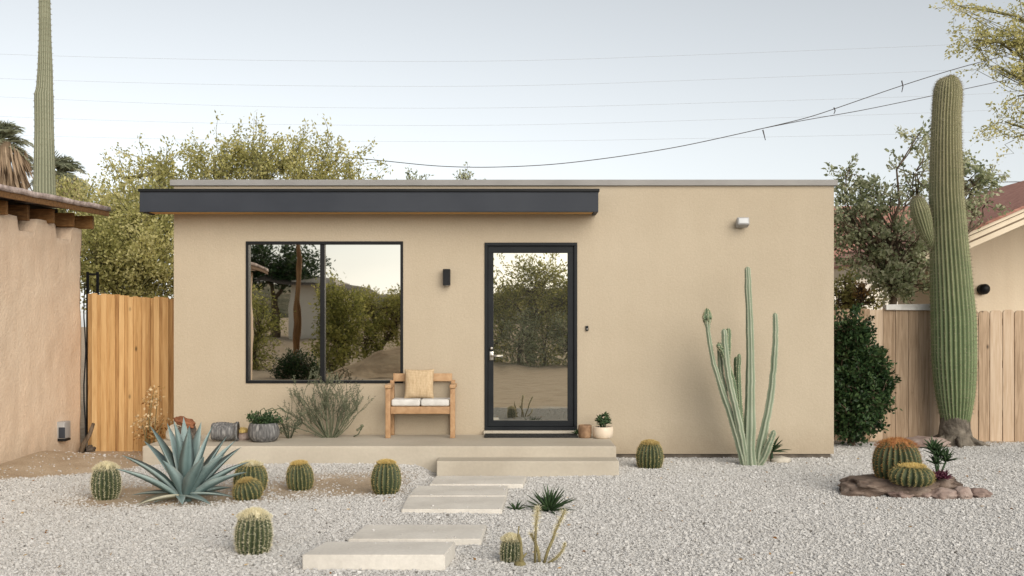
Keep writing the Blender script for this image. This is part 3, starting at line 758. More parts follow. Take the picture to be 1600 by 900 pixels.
# ------------------------------------------------------------------ adobe shed
def shed():
    X = -5.1
    y0, y1 = 3.0, 11.78
    t = thing('adobe_shed', 'old adobe plaster shed with exposed rafter tails under a worn roof', 'shed', (X, y1, 0))
    # long wall with a worn uneven top, a grid so that it can undulate
    ny, nz = 330, 40
    V, f = [], []
    for i in range(ny + 1):
        y = y0 + (y1 - y0) * i / ny
        top = 2.64 + 0.03 * mnoise.noise(Vector((y * 1.9, 0, 3))) - (0.14 + 0.05 * mnoise.noise(Vector((y * 0.8, 2, 3)))) * float(smooth(0.1, 0.35, math.sin(y * 7.3 + 0.7)))
        top = min(top, 2.755 + (y - 9.2) * 0.034 - 0.01)
        for j in range(nz + 1):
            z = -0.2 + (top + 0.2) * j / nz
            V.append((X + 0.02 * mnoise.noise(Vector((y * 1.3, z * 1.3, 0))) + 0.01 * mnoise.noise(Vector((y * 5, z * 5, 1))), y, z))
    f = [(i * (nz + 1) + j, (i + 1) * (nz + 1) + j, (i + 1) * (nz + 1) + j + 1, i * (nz + 1) + j + 1) for i in range(ny) for j in range(nz)]
    n0 = len(V)
    V += [(X - 0.3, p[1], p[2]) for p in V]
    f += [tuple(q + n0 for q in g[::-1]) for g in f]
    m = nz + 1
    f += [(i * m + nz, (i + 1) * m + nz, (i + 1) * m + nz + n0, i * m + nz + n0) for i in range(ny)]
    f += [(ny * m + j, ny * m + j + 1, ny * m + j + 1 + n0, ny * m + j + n0)[::-1] for j in range(nz)]
    f += [(j, j + 1, j + 1 + n0, j + n0) for j in range(nz)]
    mb = MB(); mb.add(V, f)
    mb.box(X - 5.2, X - 0.3, y1 - 0.3, y1 - 0.02, -0.2, 2.5)
    mb.box(X - 5.2, X - 0.3, y0, y0 + 0.3, -0.2, 2.5)
    mb.box(X - 5.5, X - 5.2, y0, y1 - 0.02, -0.2, 2.5)
    part('wall', mb, M['shedwall'], t)
    # roof: low slope falling to the left, sheathing, ragged covering
    ex = X + 0.22
    def zr(y): return 2.755 + (y - 9.2) * 0.034
    mb = MB()
    yy = list(np.linspace(y0 - 0.3, y1 + 0.26, 40))
    V, A = [], []
    for y in yy:
        r = 0.012 * mnoise.noise(Vector((y * 3, 0, 0)))
        V += [(ex + 0.03 + r, y, zr(y) + 0.03 + r), (ex + 0.03 + r, y, zr(y) + 0.085 + r), (X - 5.6, y, zr(y) + 0.45), (X - 5.6, y, zr(y) + 0.39)]
    f = [(i * 4 + k, i * 4 + (k + 1) % 4, (i + 1) * 4 + (k + 1) % 4, (i + 1) * 4 + k) for i in range(len(yy) - 1) for k in range(4)]
    f += [(3, 2, 1, 0), tuple(len(V) - 4 + k for k in range(4))]
    mb.add(V, f)
    roof = part('roof', mb, M['shingle'], t)
    mb = MB()
    for ya, yb in ((y0 - 0.28, 6.0), (6.0, 9.0), (9.0, y1 + 0.24)):
        bm = bmesh.new()
        pts = []
        for (xx, o0, o1) in ((ex - 0.012, -0.03, 0.028), (ex + 0.016, -0.03, 0.028)):
            for y in (ya, yb - 0.006):
                pts += [bm.verts.new((xx, y, zr(y) + o0)), bm.verts.new((xx, y, zr(y) + o1))]
        bmesh.ops.convex_hull(bm, input=pts)
        mb.addbm(bm, random.uniform(0.25, 0.5))
    part('fascia', mb, M['oldwood'], roof, flat=True)
    y = y1 + 0.16
    k = 0
    while y > y0:
        mb = MB()
        w = 0.045 if k % 3 else 0.055
        zz = zr(y) - 0.032
        mb.box(X - 0.6, X + 0.075 - (0.02 if k % 2 else 0), y - w / 2, y + w / 2, zz - 0.155 + (0.0 if k < 3 else random.uniform(-0.01, 0.03)), zz, 0.005, a=random.uniform(0.2, 0.7))
        part('rafter', mb, M['oldwood'], roof, flat=True)
        y -= 0.52 + random.uniform(-0.07, 0.08); k += 1
    # near-black sheet closing the eaves from inside, painting the shade between rafters
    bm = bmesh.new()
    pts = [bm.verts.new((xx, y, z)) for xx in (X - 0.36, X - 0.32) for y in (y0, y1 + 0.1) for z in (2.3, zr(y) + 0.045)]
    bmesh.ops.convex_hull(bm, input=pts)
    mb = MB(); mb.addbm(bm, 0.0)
    part('eave_board_or_shade', mb, M['dark'], t, flat=True)
    # electric box on the wall
    b = at(91, 671, 11.2)
    ub = thing('utility_box', 'small grey utility box low on the adobe shed wall', 'utility box', (X, 11.2, b.z))
    mb = MB(); mb.box(X - 0.01, X + 0.09, 11.14, 11.30, b.z - 0.10, b.z + 0.09, 0.008)
    part('case', mb, M['plastic'], ub)
    mb = MB(); mb.box(X + 0.03, X + 0.098, 11.128, 11.139, b.z - 0.09, b.z + 0.03, 0.003)
    part('cover', mb, M['charcoal'], ub)
    mb = MB(); mb.box(X + 0.0, X + 0.095, 11.15, 11.29, b.z - 0.128, b.z - 0.102, 0.004)
    part('socket', mb, M['black'], ub)
shed()

# ------------------------------------------------------------------ spines, barrels
def spines_mesh(mb, base, dirs, length, width, tint):
    """thin three-cornered needles, vectorised"""
    n = len(base)
    ref = rng.normal(size=(n, 3))
    side = np.cross(dirs, ref); side /= np.linalg.norm(side, axis=1)[:, None] + 1e-9
    w = np.asarray(width).reshape(-1, 1) if hasattr(width, '__len__') else width
    a = base - side * w * 0.5
    b = base + side * w * 0.5
    c = base + dirs * length[:, None]
    v = np.stack([a, b, c], 1).reshape(-1, 3)
    f = np.arange(3 * n).reshape(n, 3)
    mb.addarr(v, f, np.repeat(tint, 3))

BG = 'barrel cacti in the gravel'
def barrel(label, px, py, wpx, hpx, ribs=21, spine='spine_cream', wool='wool_cream', woolr=0.42, squash=1.0, depth=None, base=None, tilt=(0, 0), group=BG, spl=0.16, dens=1.0, seed=0, bottom=0.72):
    p = base if base is not None else on_ground(px, py - 2)
    s = F / p.y
    rad, hgt = wpx / s / 2 * 0.96, hpx / s
    t = thing('barrel_cactus', label, 'cactus', p, group)
    tilt = (tilt[0] + rng.uniform(-4, 4), tilt[1] + rng.uniform(-4, 4))
    rot = Matrix.Rotation(R(tilt[0]), 3, 'Y') @ Matrix.Rotation(R(tilt[1]), 3, 'X')
    rotn = np.array(rot)
    per = 6
    m = ribs * per
    th = np.arange(m) / m * 2 * np.pi + seed
    fr = (np.arange(m) % per) / per
    crest = 1 - np.abs(2 * fr - 1)
    # side profile from the ground up and over the crown
    K = 26
    u = np.linspace(0, 1, K)
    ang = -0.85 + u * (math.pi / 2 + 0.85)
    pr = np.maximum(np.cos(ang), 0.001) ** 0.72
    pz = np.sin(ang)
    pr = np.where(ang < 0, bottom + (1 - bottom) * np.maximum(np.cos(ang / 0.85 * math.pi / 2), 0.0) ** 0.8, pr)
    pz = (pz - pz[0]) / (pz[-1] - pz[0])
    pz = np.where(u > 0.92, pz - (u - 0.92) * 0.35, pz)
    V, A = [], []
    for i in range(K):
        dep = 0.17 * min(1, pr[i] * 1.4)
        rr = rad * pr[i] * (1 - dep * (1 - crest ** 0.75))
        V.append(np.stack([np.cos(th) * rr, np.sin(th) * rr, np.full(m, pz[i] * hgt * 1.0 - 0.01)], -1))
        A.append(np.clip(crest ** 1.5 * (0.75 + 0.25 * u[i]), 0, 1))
    V = np.array(V)
    f = [(i * m + j, i * m + (j + 1) % m, (i + 1) * m + (j + 1) % m, (i + 1) * m + j) for i in range(K - 1) for j in range(m)]
    Vw = V.reshape(-1, 3) @ rotn.T + np.array(p)
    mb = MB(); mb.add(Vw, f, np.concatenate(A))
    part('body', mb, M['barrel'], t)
    # spines on the crests
    B, D, Ls, T = [], [], [], []
    for k in range(ribs):
        j = k * per + per // 2
        for uu in np.linspace(0.06, 0.98, int(20 * dens)):
            i = uu * (K - 1); i0 = int(i); fr_ = i - i0; i1 = min(i0 + 1, K - 1)
            q = V[i0, j] * (1 - fr_) + V[i1, j] * fr_
            nrm = np.array([math.cos(th[j]), math.sin(th[j]), 0.15 + 1.6 * max(0, uu - 0.55)])
            nrm /= np.linalg.norm(nrm)
            for _ in range(6 + int(16 * max(0, uu - 0.55))):
                d = nrm + rng.normal(size=3) * (0.75 if uu < 0.7 else 0.9)
                d /= np.linalg.norm(d)
                if d @ nrm < 0.05: d = d - 2 * (d @ nrm) * nrm
                B.append(q - nrm * 0.003); D.append(d); Ls.append(rad * spl * rng.uniform(0.55, 1.25) * (1 + 0.35 * max(0, uu - 0.5))); T.append(rng.uniform(0.2, 1))
    mb = MB()
    spines_mesh(mb, np.array(B) @ rotn.T + np.array(p), np.array(D) @ rotn.T, np.array(Ls), 0.0028, np.array(T))
    part('spines', mb, M[spine], t, flat=True)
    # woolly crown with its own bristles
    mb = MB()
    W = 24
    V2 = [np.array([0, 0, hgt * 1.015])]
    fa = []
    rings = 6
    for r_ in range(1, rings + 1):
        q = r_ / rings
        for k in range(W):
            a = k / W * 2 * math.pi
            rr = woolr * 0.82 * rad * q * (1 + 0.12 * math.sin(5 * a + seed) + 0.10 * math.sin(11 * a + seed * 3))
            z = hgt * (1.005 - 0.20 * (woolr * q) ** 2.0 - (0.05 if r_ == rings else 0)) + rng.uniform(-0.004, 0.004)
            V2.append(np.array([math.cos(a) * rr, math.sin(a) * rr, z]))
    for k in range(W): fa.append((0, 1 + k, 1 + (k + 1) % W))
    for r_ in range(rings - 1):
        for k in range(W):
            a0 = 1 + r_ * W + k; a1 = 1 + r_ * W + (k + 1) % W
            fa.append((a0, a0 + W, a1 + W, a1))
    V2 = np.array(V2)
    mb.add(V2 @ rotn.T + np.array(p), fa, rng.uniform(0.2, 0.9, len(V2)))
    n = 1500
    a = rng.uniform(0, 2 * math.pi, n); q = np.sqrt(rng.uniform(0, 1, n)) * 1.25
    bs = np.stack([np.cos(a) * q * woolr * rad, np.sin(a) * q * woolr * rad, hgt * (0.995 - 0.22 * (woolr * q) ** 2.0)], -1)
    dd = np.stack([np.cos(a) * q * 0.6, np.sin(a) * q * 0.6, np.ones(n)], -1) + rng.normal(size=(n, 3)) * 0.35
    dd /= np.linalg.norm(dd, axis=1)[:, None]
    spines_mesh(mb, bs @ rotn.T + np.array(p), dd @ rotn.T, rad * spl * rng.uniform(0.4, 1.1, n), 0.003, rng.uniform(0.1, 1, n))
    part('woolly_crown', mb, M[wool], t)
    return t, p, rad, hgt

barrel('tall oval barrel cactus with cream top, nearest the adobe shed', 166, 781, 46, 57, 20, 'spine_cream', 'wool_cream', 0.72, seed=0.1, bottom=0.66, spl=0.19, dens=1.3)
barrel('round barrel cactus touching the agave, partly behind its leaves', 391, 770, 54, 47, 20, 'spine_gold', 'wool_cream', 0.55, seed=0.4)
barrel('short slanted barrel cactus leaning in front of the one by the agave', 390, 781, 48, 32, 18, 'spine_gold', 'spine_gold', 0.35, seed=0.9, tilt=(-14, 10))
barrel('small barrel cactus with golden crown close to the porch front', 470, 766, 44, 44, 20, 'spine_gold', 'wool_yellow', 0.5, seed=0.2)
barrel('barrel cactus with golden yellow crown beside the stepping path', 603, 773, 49, 52, 18, 'spine_gold', 'wool_yellow', 0.5, seed=0.25, bottom=0.62)
barrel('big pale topped barrel cactus standing alone in the open gravel', 395, 865, 60, 68, 22, 'spine_cream', 'wool_cream', 0.76, seed=0.3, spl=0.18, dens=1.3)
barrel('little barrel cactus with cream crown beside a thin brown stem', 797, 879, 34, 43, 17, 'spine_cream', 'wool_cream', 0.8, seed=0.5, spl=0.24, dens=1.2)
barrel('dark barrel cactus against the house wall past the porch end', 1015, 733, 44, 43, 20, 'spine_gold', 'spine_gold', 0.55, seed=0.7)

# ------------------------------------------------------------------ leaves and trees
def kites(mb, pos, dirs, L, W, tint):
    n = len(pos)
    dirs = dirs / (np.linalg.norm(dirs, axis=1)[:, None] + 1e-9)
    side = np.cross(dirs, rng.normal(size=(n, 3))); side /= np.linalg.norm(side, axis=1)[:, None] + 1e-9
    L = L[:, None]; W = W[:, None]
    v = np.stack([pos, pos + dirs * L * 0.45 + side * W / 2, pos + dirs * L, pos + dirs * L * 0.45 - side * W / 2], 1).reshape(-1, 3)
    mb.addarr(v, np.arange(4 * n).reshape(n, 4), np.repeat(np.clip(tint, 0, 1), 4))

def curve(p0, p1, k, wob, sag=0.0):
    p0, p1 = Vector(p0), Vector(p1)
    out = []
    L = (p1 - p0).length
    o = Vector(rng.normal(size=3))
    for i in range(k + 1):
        t = i / k
        p = p0.lerp(p1, t)
        w = math.sin(t * math.pi)
        p += (o * 0.6 * w + Vector(rng.normal(size=3)) * 0.35 * (0 < t < 1)) * wob * L * 0.12
        p.z += sag * w * L
        out.append(p)
    return out

def tree(name, label, cat, base, fork, blobs, leaf_mat, bark, r0=0.12, per=40, leaf=(0.05, 0.025), spray=0.5, spread=0.07, up=0.35, group=None, twig=0.008, tintvar=0.22, start=0.15, droop=0.0, trunks=1, crown_name='crown', limb=1.0):
    """trunk and limbs (one part), leaf-sized faces on sprays that grow from the limbs (the crown)"""
    t = thing(name, label, cat, base, group)
    wood_mb, leaf_mb = MB(), MB()
    base, fork = Vector(base), Vector(fork)
    for k in range(trunks):
        off = Vector((rng.normal() * 0.12, rng.normal() * 0.12, 0)) * (trunks > 1)
        pts = curve(base + off - Vector((0, 0, 0.1)), fork + off * 3, 5, 0.6)
        wood_mb.tube(pts, list(np.linspace(r0, r0 * 0.65, len(pts)) / (trunks ** 0.5)), 8)
    P, D, T = [], [], []
    for (cx, cy, cz, rx, ry, rz, n) in blobs:
        c = Vector((cx, cy, cz))
        lp = curve(fork, c, 5, 1.0, 0.05)
        wood_mb.tube(lp, list(np.linspace(r0 * 0.5, max(0.014, r0 * 0.15), len(lp)) * np.linspace(1, limb, len(lp))), 6)
        bt = rng.normal() * 0.08
        for _ in range(n):
            u = rng.normal(size=3); u /= np.linalg.norm(u)
            q = rng.uniform(0.25, 1) ** 0.5
            e = Vector((c.x + u[0] * rx * q, c.y + u[1] * ry * q, c.z + u[2] * rz * q))
            s0 = lp[int(rng.integers(2, len(lp)))].lerp(e, start)
            d = Vector((u[0], u[1], u[2] * 0.8 + up)) + Vector(rng.normal(size=3)) * 0.45
            d.normalize()
            e2 = e + d * spray * rng.uniform(0.4, 1.2)
            tp = [s0, s0.lerp(e, 0.55) + Vector(rng.normal(size=3)) * 0.06, e, e.lerp(e2, 0.55) + Vector(rng.normal(size=3)) * 0.03, e2 - Vector((0, 0, droop * spray))]
            wood_mb.tube(tp, [twig * 1.7, twig * 1.3, twig, twig * 0.7, twig * 0.35], 4, caps=False)
            k = max(3, int(per * rng.uniform(0.5, 1.4)))
            tt = rng.uniform(0.30, 1.0, k)
            seg = tt * 4
            i0 = np.minimum(seg.astype(int), 3)
            fr = (seg - i0)[:, None]
            tpa = np.array([list(p) for p in tp])
            pp = tpa[i0] * (1 - fr) + tpa[i0 + 1] * fr
            pp = pp + rng.normal(size=(k, 3)) * spread * (1.15 - 0.6 * tt)[:, None]
            P.append(pp)
            D.append(rng.normal(size=(k, 3)) * 0.8 + np.array(d))
            T.append(np.clip(0.5 + bt + rng.normal() * tintvar * 0.6 + rng.normal(size=k) * tintvar, 0, 1))
    P, D, T = np.concatenate(P), np.concatenate(D), np.concatenate(T)
    n = len(P)
    kites(leaf_mb, P, D, leaf[0] * rng.uniform(0.6, 1.35, n), leaf[1] * rng.uniform(0.7, 1.3, n), T)
    part('trunk', wood_mb, M[bark], t)
    part(crown_name, leaf_mb, M[leaf_mat], t, flat=True)
    return t

def blob(px, py, d, rpx, rpy, n, ry=None):
    p = at(px, py, d); s = F / d
    return (p.x, d, p.z, rpx / s, (ry if ry else (rpx + rpy) / 2 / s), rpy / s, n)

# the big yellow-green tree behind the house and the shed
D0 = 21.0
tree('palo_verde_tree', 'broad yellow green palo verde tree rising behind the house roof', 'tree', (at(370, 0, D0).x, D0, 0), at(375, 460, D0),
     [blob(205, 330, 20, 46, 40, 40), blob(270, 300, 20.5, 56, 44, 60), blob(345, 285, 21, 55, 42, 60), blob(420, 280, 21, 55, 42, 60), blob(495, 282, 21, 50, 40, 54), blob(550, 292, 20.6, 34, 26, 26),
      blob(245, 252, 20.6, 40, 18, 11), blob(335, 245, 21, 40, 22, 22), blob(400, 236, 21, 30, 20, 15), blob(455, 244, 21.3, 44, 20, 20), blob(528, 248, 21, 30, 22, 13), blob(196, 278, 20.4, 26, 18, 8)],
     'leaf_yellow', 'greenbark', 0.2, per=50, leaf=(0.075, 0.04), spray=0.62, spread=0.10, up=0.6, twig=0.007, tintvar=0.24)
tree('mesquite_tree', 'bushy sunlit yellow tree filling the gap above the honey fence', 'tree', (at(190, 0, 15.5).x, 15.5, 0), at(195, 500, 15.5),
     [blob(160, 345, 16, 42, 40, 60), blob(215, 350, 15.6, 52, 48, 90), blob(165, 400, 15.2, 46, 48, 90), blob(235, 420, 15.0, 46, 50, 90), blob(190, 450, 15.2, 50, 36, 60), blob(110, 318, 16.5, 38, 24, 34), blob(255, 360, 15.6, 36, 46, 46)],
     'leaf_yellow', 'greenbark', 0.13, per=60, leaf=(0.058, 0.033), spray=0.34, spread=0.085, up=0.2, tintvar=0.28)
# small twig tips that show over the parapet
tree('young_tree', 'wispy treetop poking just above the roof edge near the canopy', 'tree', (at(690, 0, 24).x, 24, 0), at(690, 420, 24),
     [blob(650, 286, 24, 20, 8, 11), blob(735, 284, 24, 16, 6, 8), blob(724, 276, 24, 8, 6, 3), blob(690, 330, 24, 60, 20, 30)],
     'leaf_green', 'bark', 0.09, per=22, leaf=(0.08, 0.04), spray=0.32, spread=0.06, up=0.6)
# the grey-green tree at the fence
D1 = 13.62
tree('citrus_tree', 'airy grey green tree behind the white capped fence panel', 'tree', (at(1400, 0, D1).x, D1, 0), at(1398, 455, D1),
     [blob(1322, 278, D1, 26, 18, 9), blob(1326, 345, D1, 36, 36, 39), blob(1375, 312, D1, 32, 28, 22), blob(1400, 375, 13.6, 46, 40, 45), blob(1340, 395, 13.6, 30, 22, 16), blob(1430, 270, 13.7, 30, 32, 13), blob(1425, 440, 13.55, 38, 30, 31),
      blob(1385, 445, 13.55, 30, 26, 21), blob(1515, 280, 13.75, 32, 34, 18), blob(1535, 325, 13.75, 22, 20, 5), blob(1432, 215, 13.7, 10, 12, 4), blob(1548, 265, 13.75, 16, 10, 4), blob(1480, 330, 13.8, 40, 50, 16)],
     'leaf_green', 'bark', 0.085, per=50, leaf=(0.06, 0.037), spray=0.22, spread=0.058, up=0.3, twig=0.006, tintvar=0.28, limb=0.5)
tree('flowering_shrub', 'loose yellowish shrub with rusty leaves behind the pale fence panel', 'shrub', (at(1330, 0, 14.6).x, 14.6, 0), at(1330, 520, 14.6),
     [blob(1318, 462, 14.6, 26, 22, 30), blob(1350, 468, 14.4, 22, 18, 20), blob(1330, 440, 14.8, 16, 10, 8)],
     'leaf_yellow', 'bark', 0.04, per=24, leaf=(0.06, 0.035), spray=0.2, spread=0.06, up=0.3, tintvar=0.3)
tree('rusty_plant', 'small rust brown plant in the loose shrub behind the fence', 'plant', (at(1343, 0, 14.2).x, 14.2, 0), at(1343, 490, 14.2),
     [blob(1343, 455, 14.2, 6, 12, 12)], 'leaf_dry', 'bark', 0.02, per=14, leaf=(0.05, 0.03), spray=0.08, spread=0.03, tintvar=0.15)
# dark shrub against the house corner
d2 = 12.35
tree('evergreen_shrub', 'dense dark green shrub between the house corner and pale fence', 'shrub', (at(1335, 0, d2).x, d2, 0), at(1330, 650, d2),
     [blob(1325, 520, d2, 22, 34, 70, 0.3), blob(1340, 570, d2, 36, 36, 130, 0.35), blob(1345, 625, d2, 36, 38, 130, 0.35), blob(1330, 655, d2, 28, 26, 80, 0.35), blob(1318, 590, d2, 18, 70, 90, 0.3), blob(1365, 600, d2, 20, 34, 50, 0.3)],
     'leaf_dark', 'bark', 0.05, per=46, leaf=(0.055, 0.032), spray=0.13, spread=0.045, up=0.1, tintvar=0.24)
# overhanging tree whose trunk stands past the right edge
d3 = 10.2
tree('overhanging_tree', 'thin branches with sparse yellow leaves hanging over the tall saguaro', 'tree', (6.7, d3, 0), (6.5, d3, 3.4),
     [blob(1590, 30, d3, 50, 26, 22), blob(1545, 55, d3, 40, 26, 14), blob(1580, 70, d3, 40, 18, 22), blob(1560, 105, d3, 40, 16, 14), blob(1590, 150, d3, 26, 40, 10), blob(1500, 10, d3, 24, 10, 7), blob(1525, 62, d3, 28, 14, 8),
      blob(1585, 215, d3, 30, 26, 9), blob(1570, 190, d3, 26, 20, 6), blob(1640, 100, d3, 60, 90, 50), blob(1720, 60, d3, 60, 80, 50)],
     'leaf_yellow', 'greenbark', 0.13, per=36, leaf=(0.034, 0.02), spray=0.24, spread=0.04, up=-0.05, twig=0.0026, droop=0.2, limb=0.4)

# ------------------------------------------------------------------ palms
def palm(label, px, py_crown, d, r_crown, trunk_r, skirt, seed):
    p = at(px, py_crown, d)
    t = thing('palm_tree', label, 'palm tree', (p.x, d, 0), 'palm trees beyond the shed')
    mb = MB()
    n = 14
    mb.tube([(p.x, d, p.z * i / n) for i in range(n + 1)], [trunk_r * (1.15 - 0.2 * i / n) for i in range(n + 1)], 12)
    part('trunk', mb, M['palm_skirt'], t)
    def fronds(mb, count, el0, el1, length, sag, wid, nl):
        P, D, L, W, T = [], [], [], [], []
        for k in range(count):
            az = k * 2.39996 + rng.uniform(-0.3, 0.3)
            el = R(rng.uniform(el0, el1))
            ln = length * rng.uniform(0.75, 1.1)
            h = np.array([math.cos(az), math.sin(az), 0])
            pts = []
            for i in range(11):
                q = i / 10
                pts.append(np.array([p.x, d, p.z]) + h * ln * q * math.cos(el) + np.array([0, 0, ln * q * math.sin(el) - sag * ln * q ** 2.2]))
            mb.tube(pts, list(np.linspace(0.03, 0.008, 11)), 4, a=0.7, caps=False)
            tt = rng.uniform(0.12, 1, nl)
            i0 = np.minimum((tt * 10).astype(int), 9); fr = (tt * 10 - i0)[:, None]
            pa = np.array(pts)
            pp = pa[i0] * (1 - fr) + pa[i0 + 1] * fr
            tg = pa[i0 + 1] - pa[i0]; tg /= np.linalg.norm(tg, axis=1)[:, None]
            sd = np.cross(tg, [0, 0, 1.0]); sd /= np.linalg.norm(sd, axis=1)[:, None] + 1e-9
            sg = np.where(rng.uniform(size=nl) < 0.5, 1, -1)[:, None]
            P.append(pp); D.append(sd * sg * 0.8 + tg * 0.7 + np.array([0, 0, -0.15]) + rng.normal(size=(nl, 3)) * 0.12)
            L.append(wid * (1.05 - tt * 0.6) * rng.uniform(0.8, 1.2, nl)); T.append(np.clip(0.5 + rng.normal() * 0.15 + rng.normal(size=nl) * 0.15, 0, 1))
        L = np.concatenate(L)
        kites(mb, np.concatenate(P), np.concatenate(D), L, L * 0.09, np.concatenate(T))
    mb = MB(); fronds(mb, 34, -18, 80, r_crown, 0.5, r_crown * 0.34, 90)
    part('crown', mb, M['palm_leaf'], t, flat=True)
    if skirt:
        mb = MB()
        P, D, L = [], [], []
        for _ in range(1500):
            a = rng.uniform(0, 2 * math.pi); z = p.z - rng.uniform(0.1, skirt)
            rr = trunk_r * 1.1 + 0.42 * (1 - (p.z - z) / skirt * 0.35) * rng.uniform(0.2, 1)
            P.append((p.x + math.cos(a) * rr * 0.9, d + math.sin(a) * rr * 0.9, z)); D.append((math.cos(a) * 0.35, math.sin(a) * 0.35, -1 + rng.uniform(-.2, .2))); L.append(rng.uniform(0.4, 0.9))
        L = np.array(L)
        kites(mb, np.array(P), np.array(D), L, L * 0.10, rng.uniform(0, 1, len(L)))
        part('dead_fronds', mb, M['palm_skirt'], t, flat=True)
palm('palm tree with a thick brown skirt of dead fronds beyond the shed', 2, 222, 30, 1.15, 0.28, 3.0, 1)
palm('green feathery palm tree behind the tall pale saguaro trunk', 92, 272, 32, 1.25, 0.2, 0.5, 2)

# ------------------------------------------------------------------ saguaros
def saguaro_body(mb, sp, pts, rad, ribs, depth, spl=0.05, nare=80, per=6, needles=5):
    V, crest = mb.tube(pts, rad, ribs=ribs, depth=depth, per=per)
    m = ribs * per
    B, D = [], []
    n = len(V)
    for k in range(ribs):
        j = k * per + per // 2
        for uu in np.linspace(0.02, 0.995, nare):
            i = uu * (n - 1); i0 = min(int(i), n - 2); fr = i - i0
            q = V[i0][j] * (1 - fr) + V[i0 + 1][j] * fr
            c = np.array(pts[i0]) * (1 - fr) + np.array(pts[i0 + 1]) * fr
            nr = q - c; nr /= np.linalg.norm(nr) + 1e-9
            for _ in range(needles):
                d = nr + rng.normal(size=3) * 0.7
                B.append(q); D.append(d / np.linalg.norm(d))
    B, D = np.array(B), np.array(D)
    spines_mesh(sp, B, D, spl * rng.uniform(0.4, 1.2, len(B)), 0.0035, rng.uniform(0.1, 1, len(B)))

def interp_profile(prof, d, n):
    """prof: list of (py, px_left, px_right) top to bottom -> points and radii from the ground up"""
    prof = sorted(prof, key=lambda q: -q[0])
    py = np.array([q[0] for q in prof], float)
    pc = np.array([(q[1] + q[2]) / 2 for q in prof], float)
    pw = np.array([(q[2] - q[1]) / 2 for q in prof], float)
    t = np.linspace(0, 1, n)
    yy = py[0] + (py[-1] - py[0]) * (1 - (1 - t) ** 1.35)
    xc = np.interp(-yy, -py, pc); w = np.interp(-yy, -py, pw)
    s = F / d
    return [at(a, b, d) for a, b in zip(xc, yy)], list(w / s)

SD = 12.58
t = thing('saguaro_cactus', 'tall thick green saguaro with one small arm by the fences', 'cactus', (at(1490, 0, SD).x, SD, 0), 'saguaro cacti')
prof = [(118.5, 1480, 1482), (120, 1474, 1490), (124, 1468.5, 1496), (131, 1463.5, 1500), (141, 1460.5, 1502), (155, 1459, 1502), (180, 1457.5, 1500), (230, 1455, 1501), (300, 1453, 1504), (380, 1454, 1511), (440, 1455.5, 1517), (500, 1456.5, 1523), (560, 1457.5, 1524), (590, 1460, 1523), (620, 1464, 1521), (645, 1469, 1517), (660, 1473, 1514)]
pts, rad = interp_profile(prof, SD, 90)
mb, sp = MB(), MB()
saguaro_body(mb, sp, pts, rad, 29, 0.105, 0.04, 110, needles=5)
part('stem', mb, M['saguaro'], t)
part('spines', sp, M['spine_grey'], t, flat=True)
arm = [at(1462, 392, SD), at(1456, 383, SD - 0.02), at(1449, 366, SD - 0.03), at(1443, 347, SD - 0.03), at(1438, 330, SD - 0.03), at(1434, 317, SD - 0.03), at(1432, 309, SD - 0.03), at(1431.5, 306.5, SD - 0.03)]
mb, sp = MB(), MB()
saguaro_body(mb, sp, arm, [0.03, 0.055, 0.085, 0.11, 0.118, 0.10, 0.055, 0.01], 19, 0.12, 0.04, 26)
arm_o = part('arm', mb, M['saguaro'], t)
part('spines', sp, M['spine_grey'], arm_o, flat=True)
mb = MB()
pts = [at(1492, y, SD) for y in (697, 690, 680, 668, 655, 648)]
mb.tube(pts, [0.30, 0.24, 0.195, 0.178, 0.172, 0.15], 26)
for v in mb.v:
    for q in v:
        k = mnoise.fractal(Vector(q) * 6, 1.0, 2.0, 4)
        q[0] += 0.035 * k; q[1] += 0.035 * k
for k in range(6):
    a = k * 1.05 + 0.3
    c = pts[1]
    mb.tube([c + Vector((math.cos(a) * 0.15, math.sin(a) * 0.15, 0.06)), c + Vector((math.cos(a) * 0.28, math.sin(a) * 0.28, 0.0)), c + Vector((math.cos(a) * 0.52, math.sin(a) * 0.42, -0.06))], [0.05, 0.035, 0.012], 6)
part('corky_base', mb, M['cork'], t)

SL = 14.2
t = thing('saguaro_cactus', 'very tall slender pale saguaro rising behind the adobe shed', 'cactus', (at(70, 0, SL).x, SL, 0), 'saguaro cacti')
prof = [(-170, 68, 70), (-160, 63, 75), (-120, 61, 77), (0, 61, 78), (60, 61.5, 79.5), (110, 59.5, 81.5), (143, 57, 82), (148, 54.5, 82.5), (200, 55, 83), (300, 53, 86), (420, 52, 88), (600, 54, 88), (672, 56, 86)]
pts, rad = interp_profile(prof, SL, 110)
mb, sp = MB(), MB()
saguaro_body(mb, sp, pts, rad, 20, 0.11, 0.03, 90, needles=4)
part('stem', mb, M['saguaro_old'], t)
part('spines', sp, M['spine_grey'], t, flat=True)

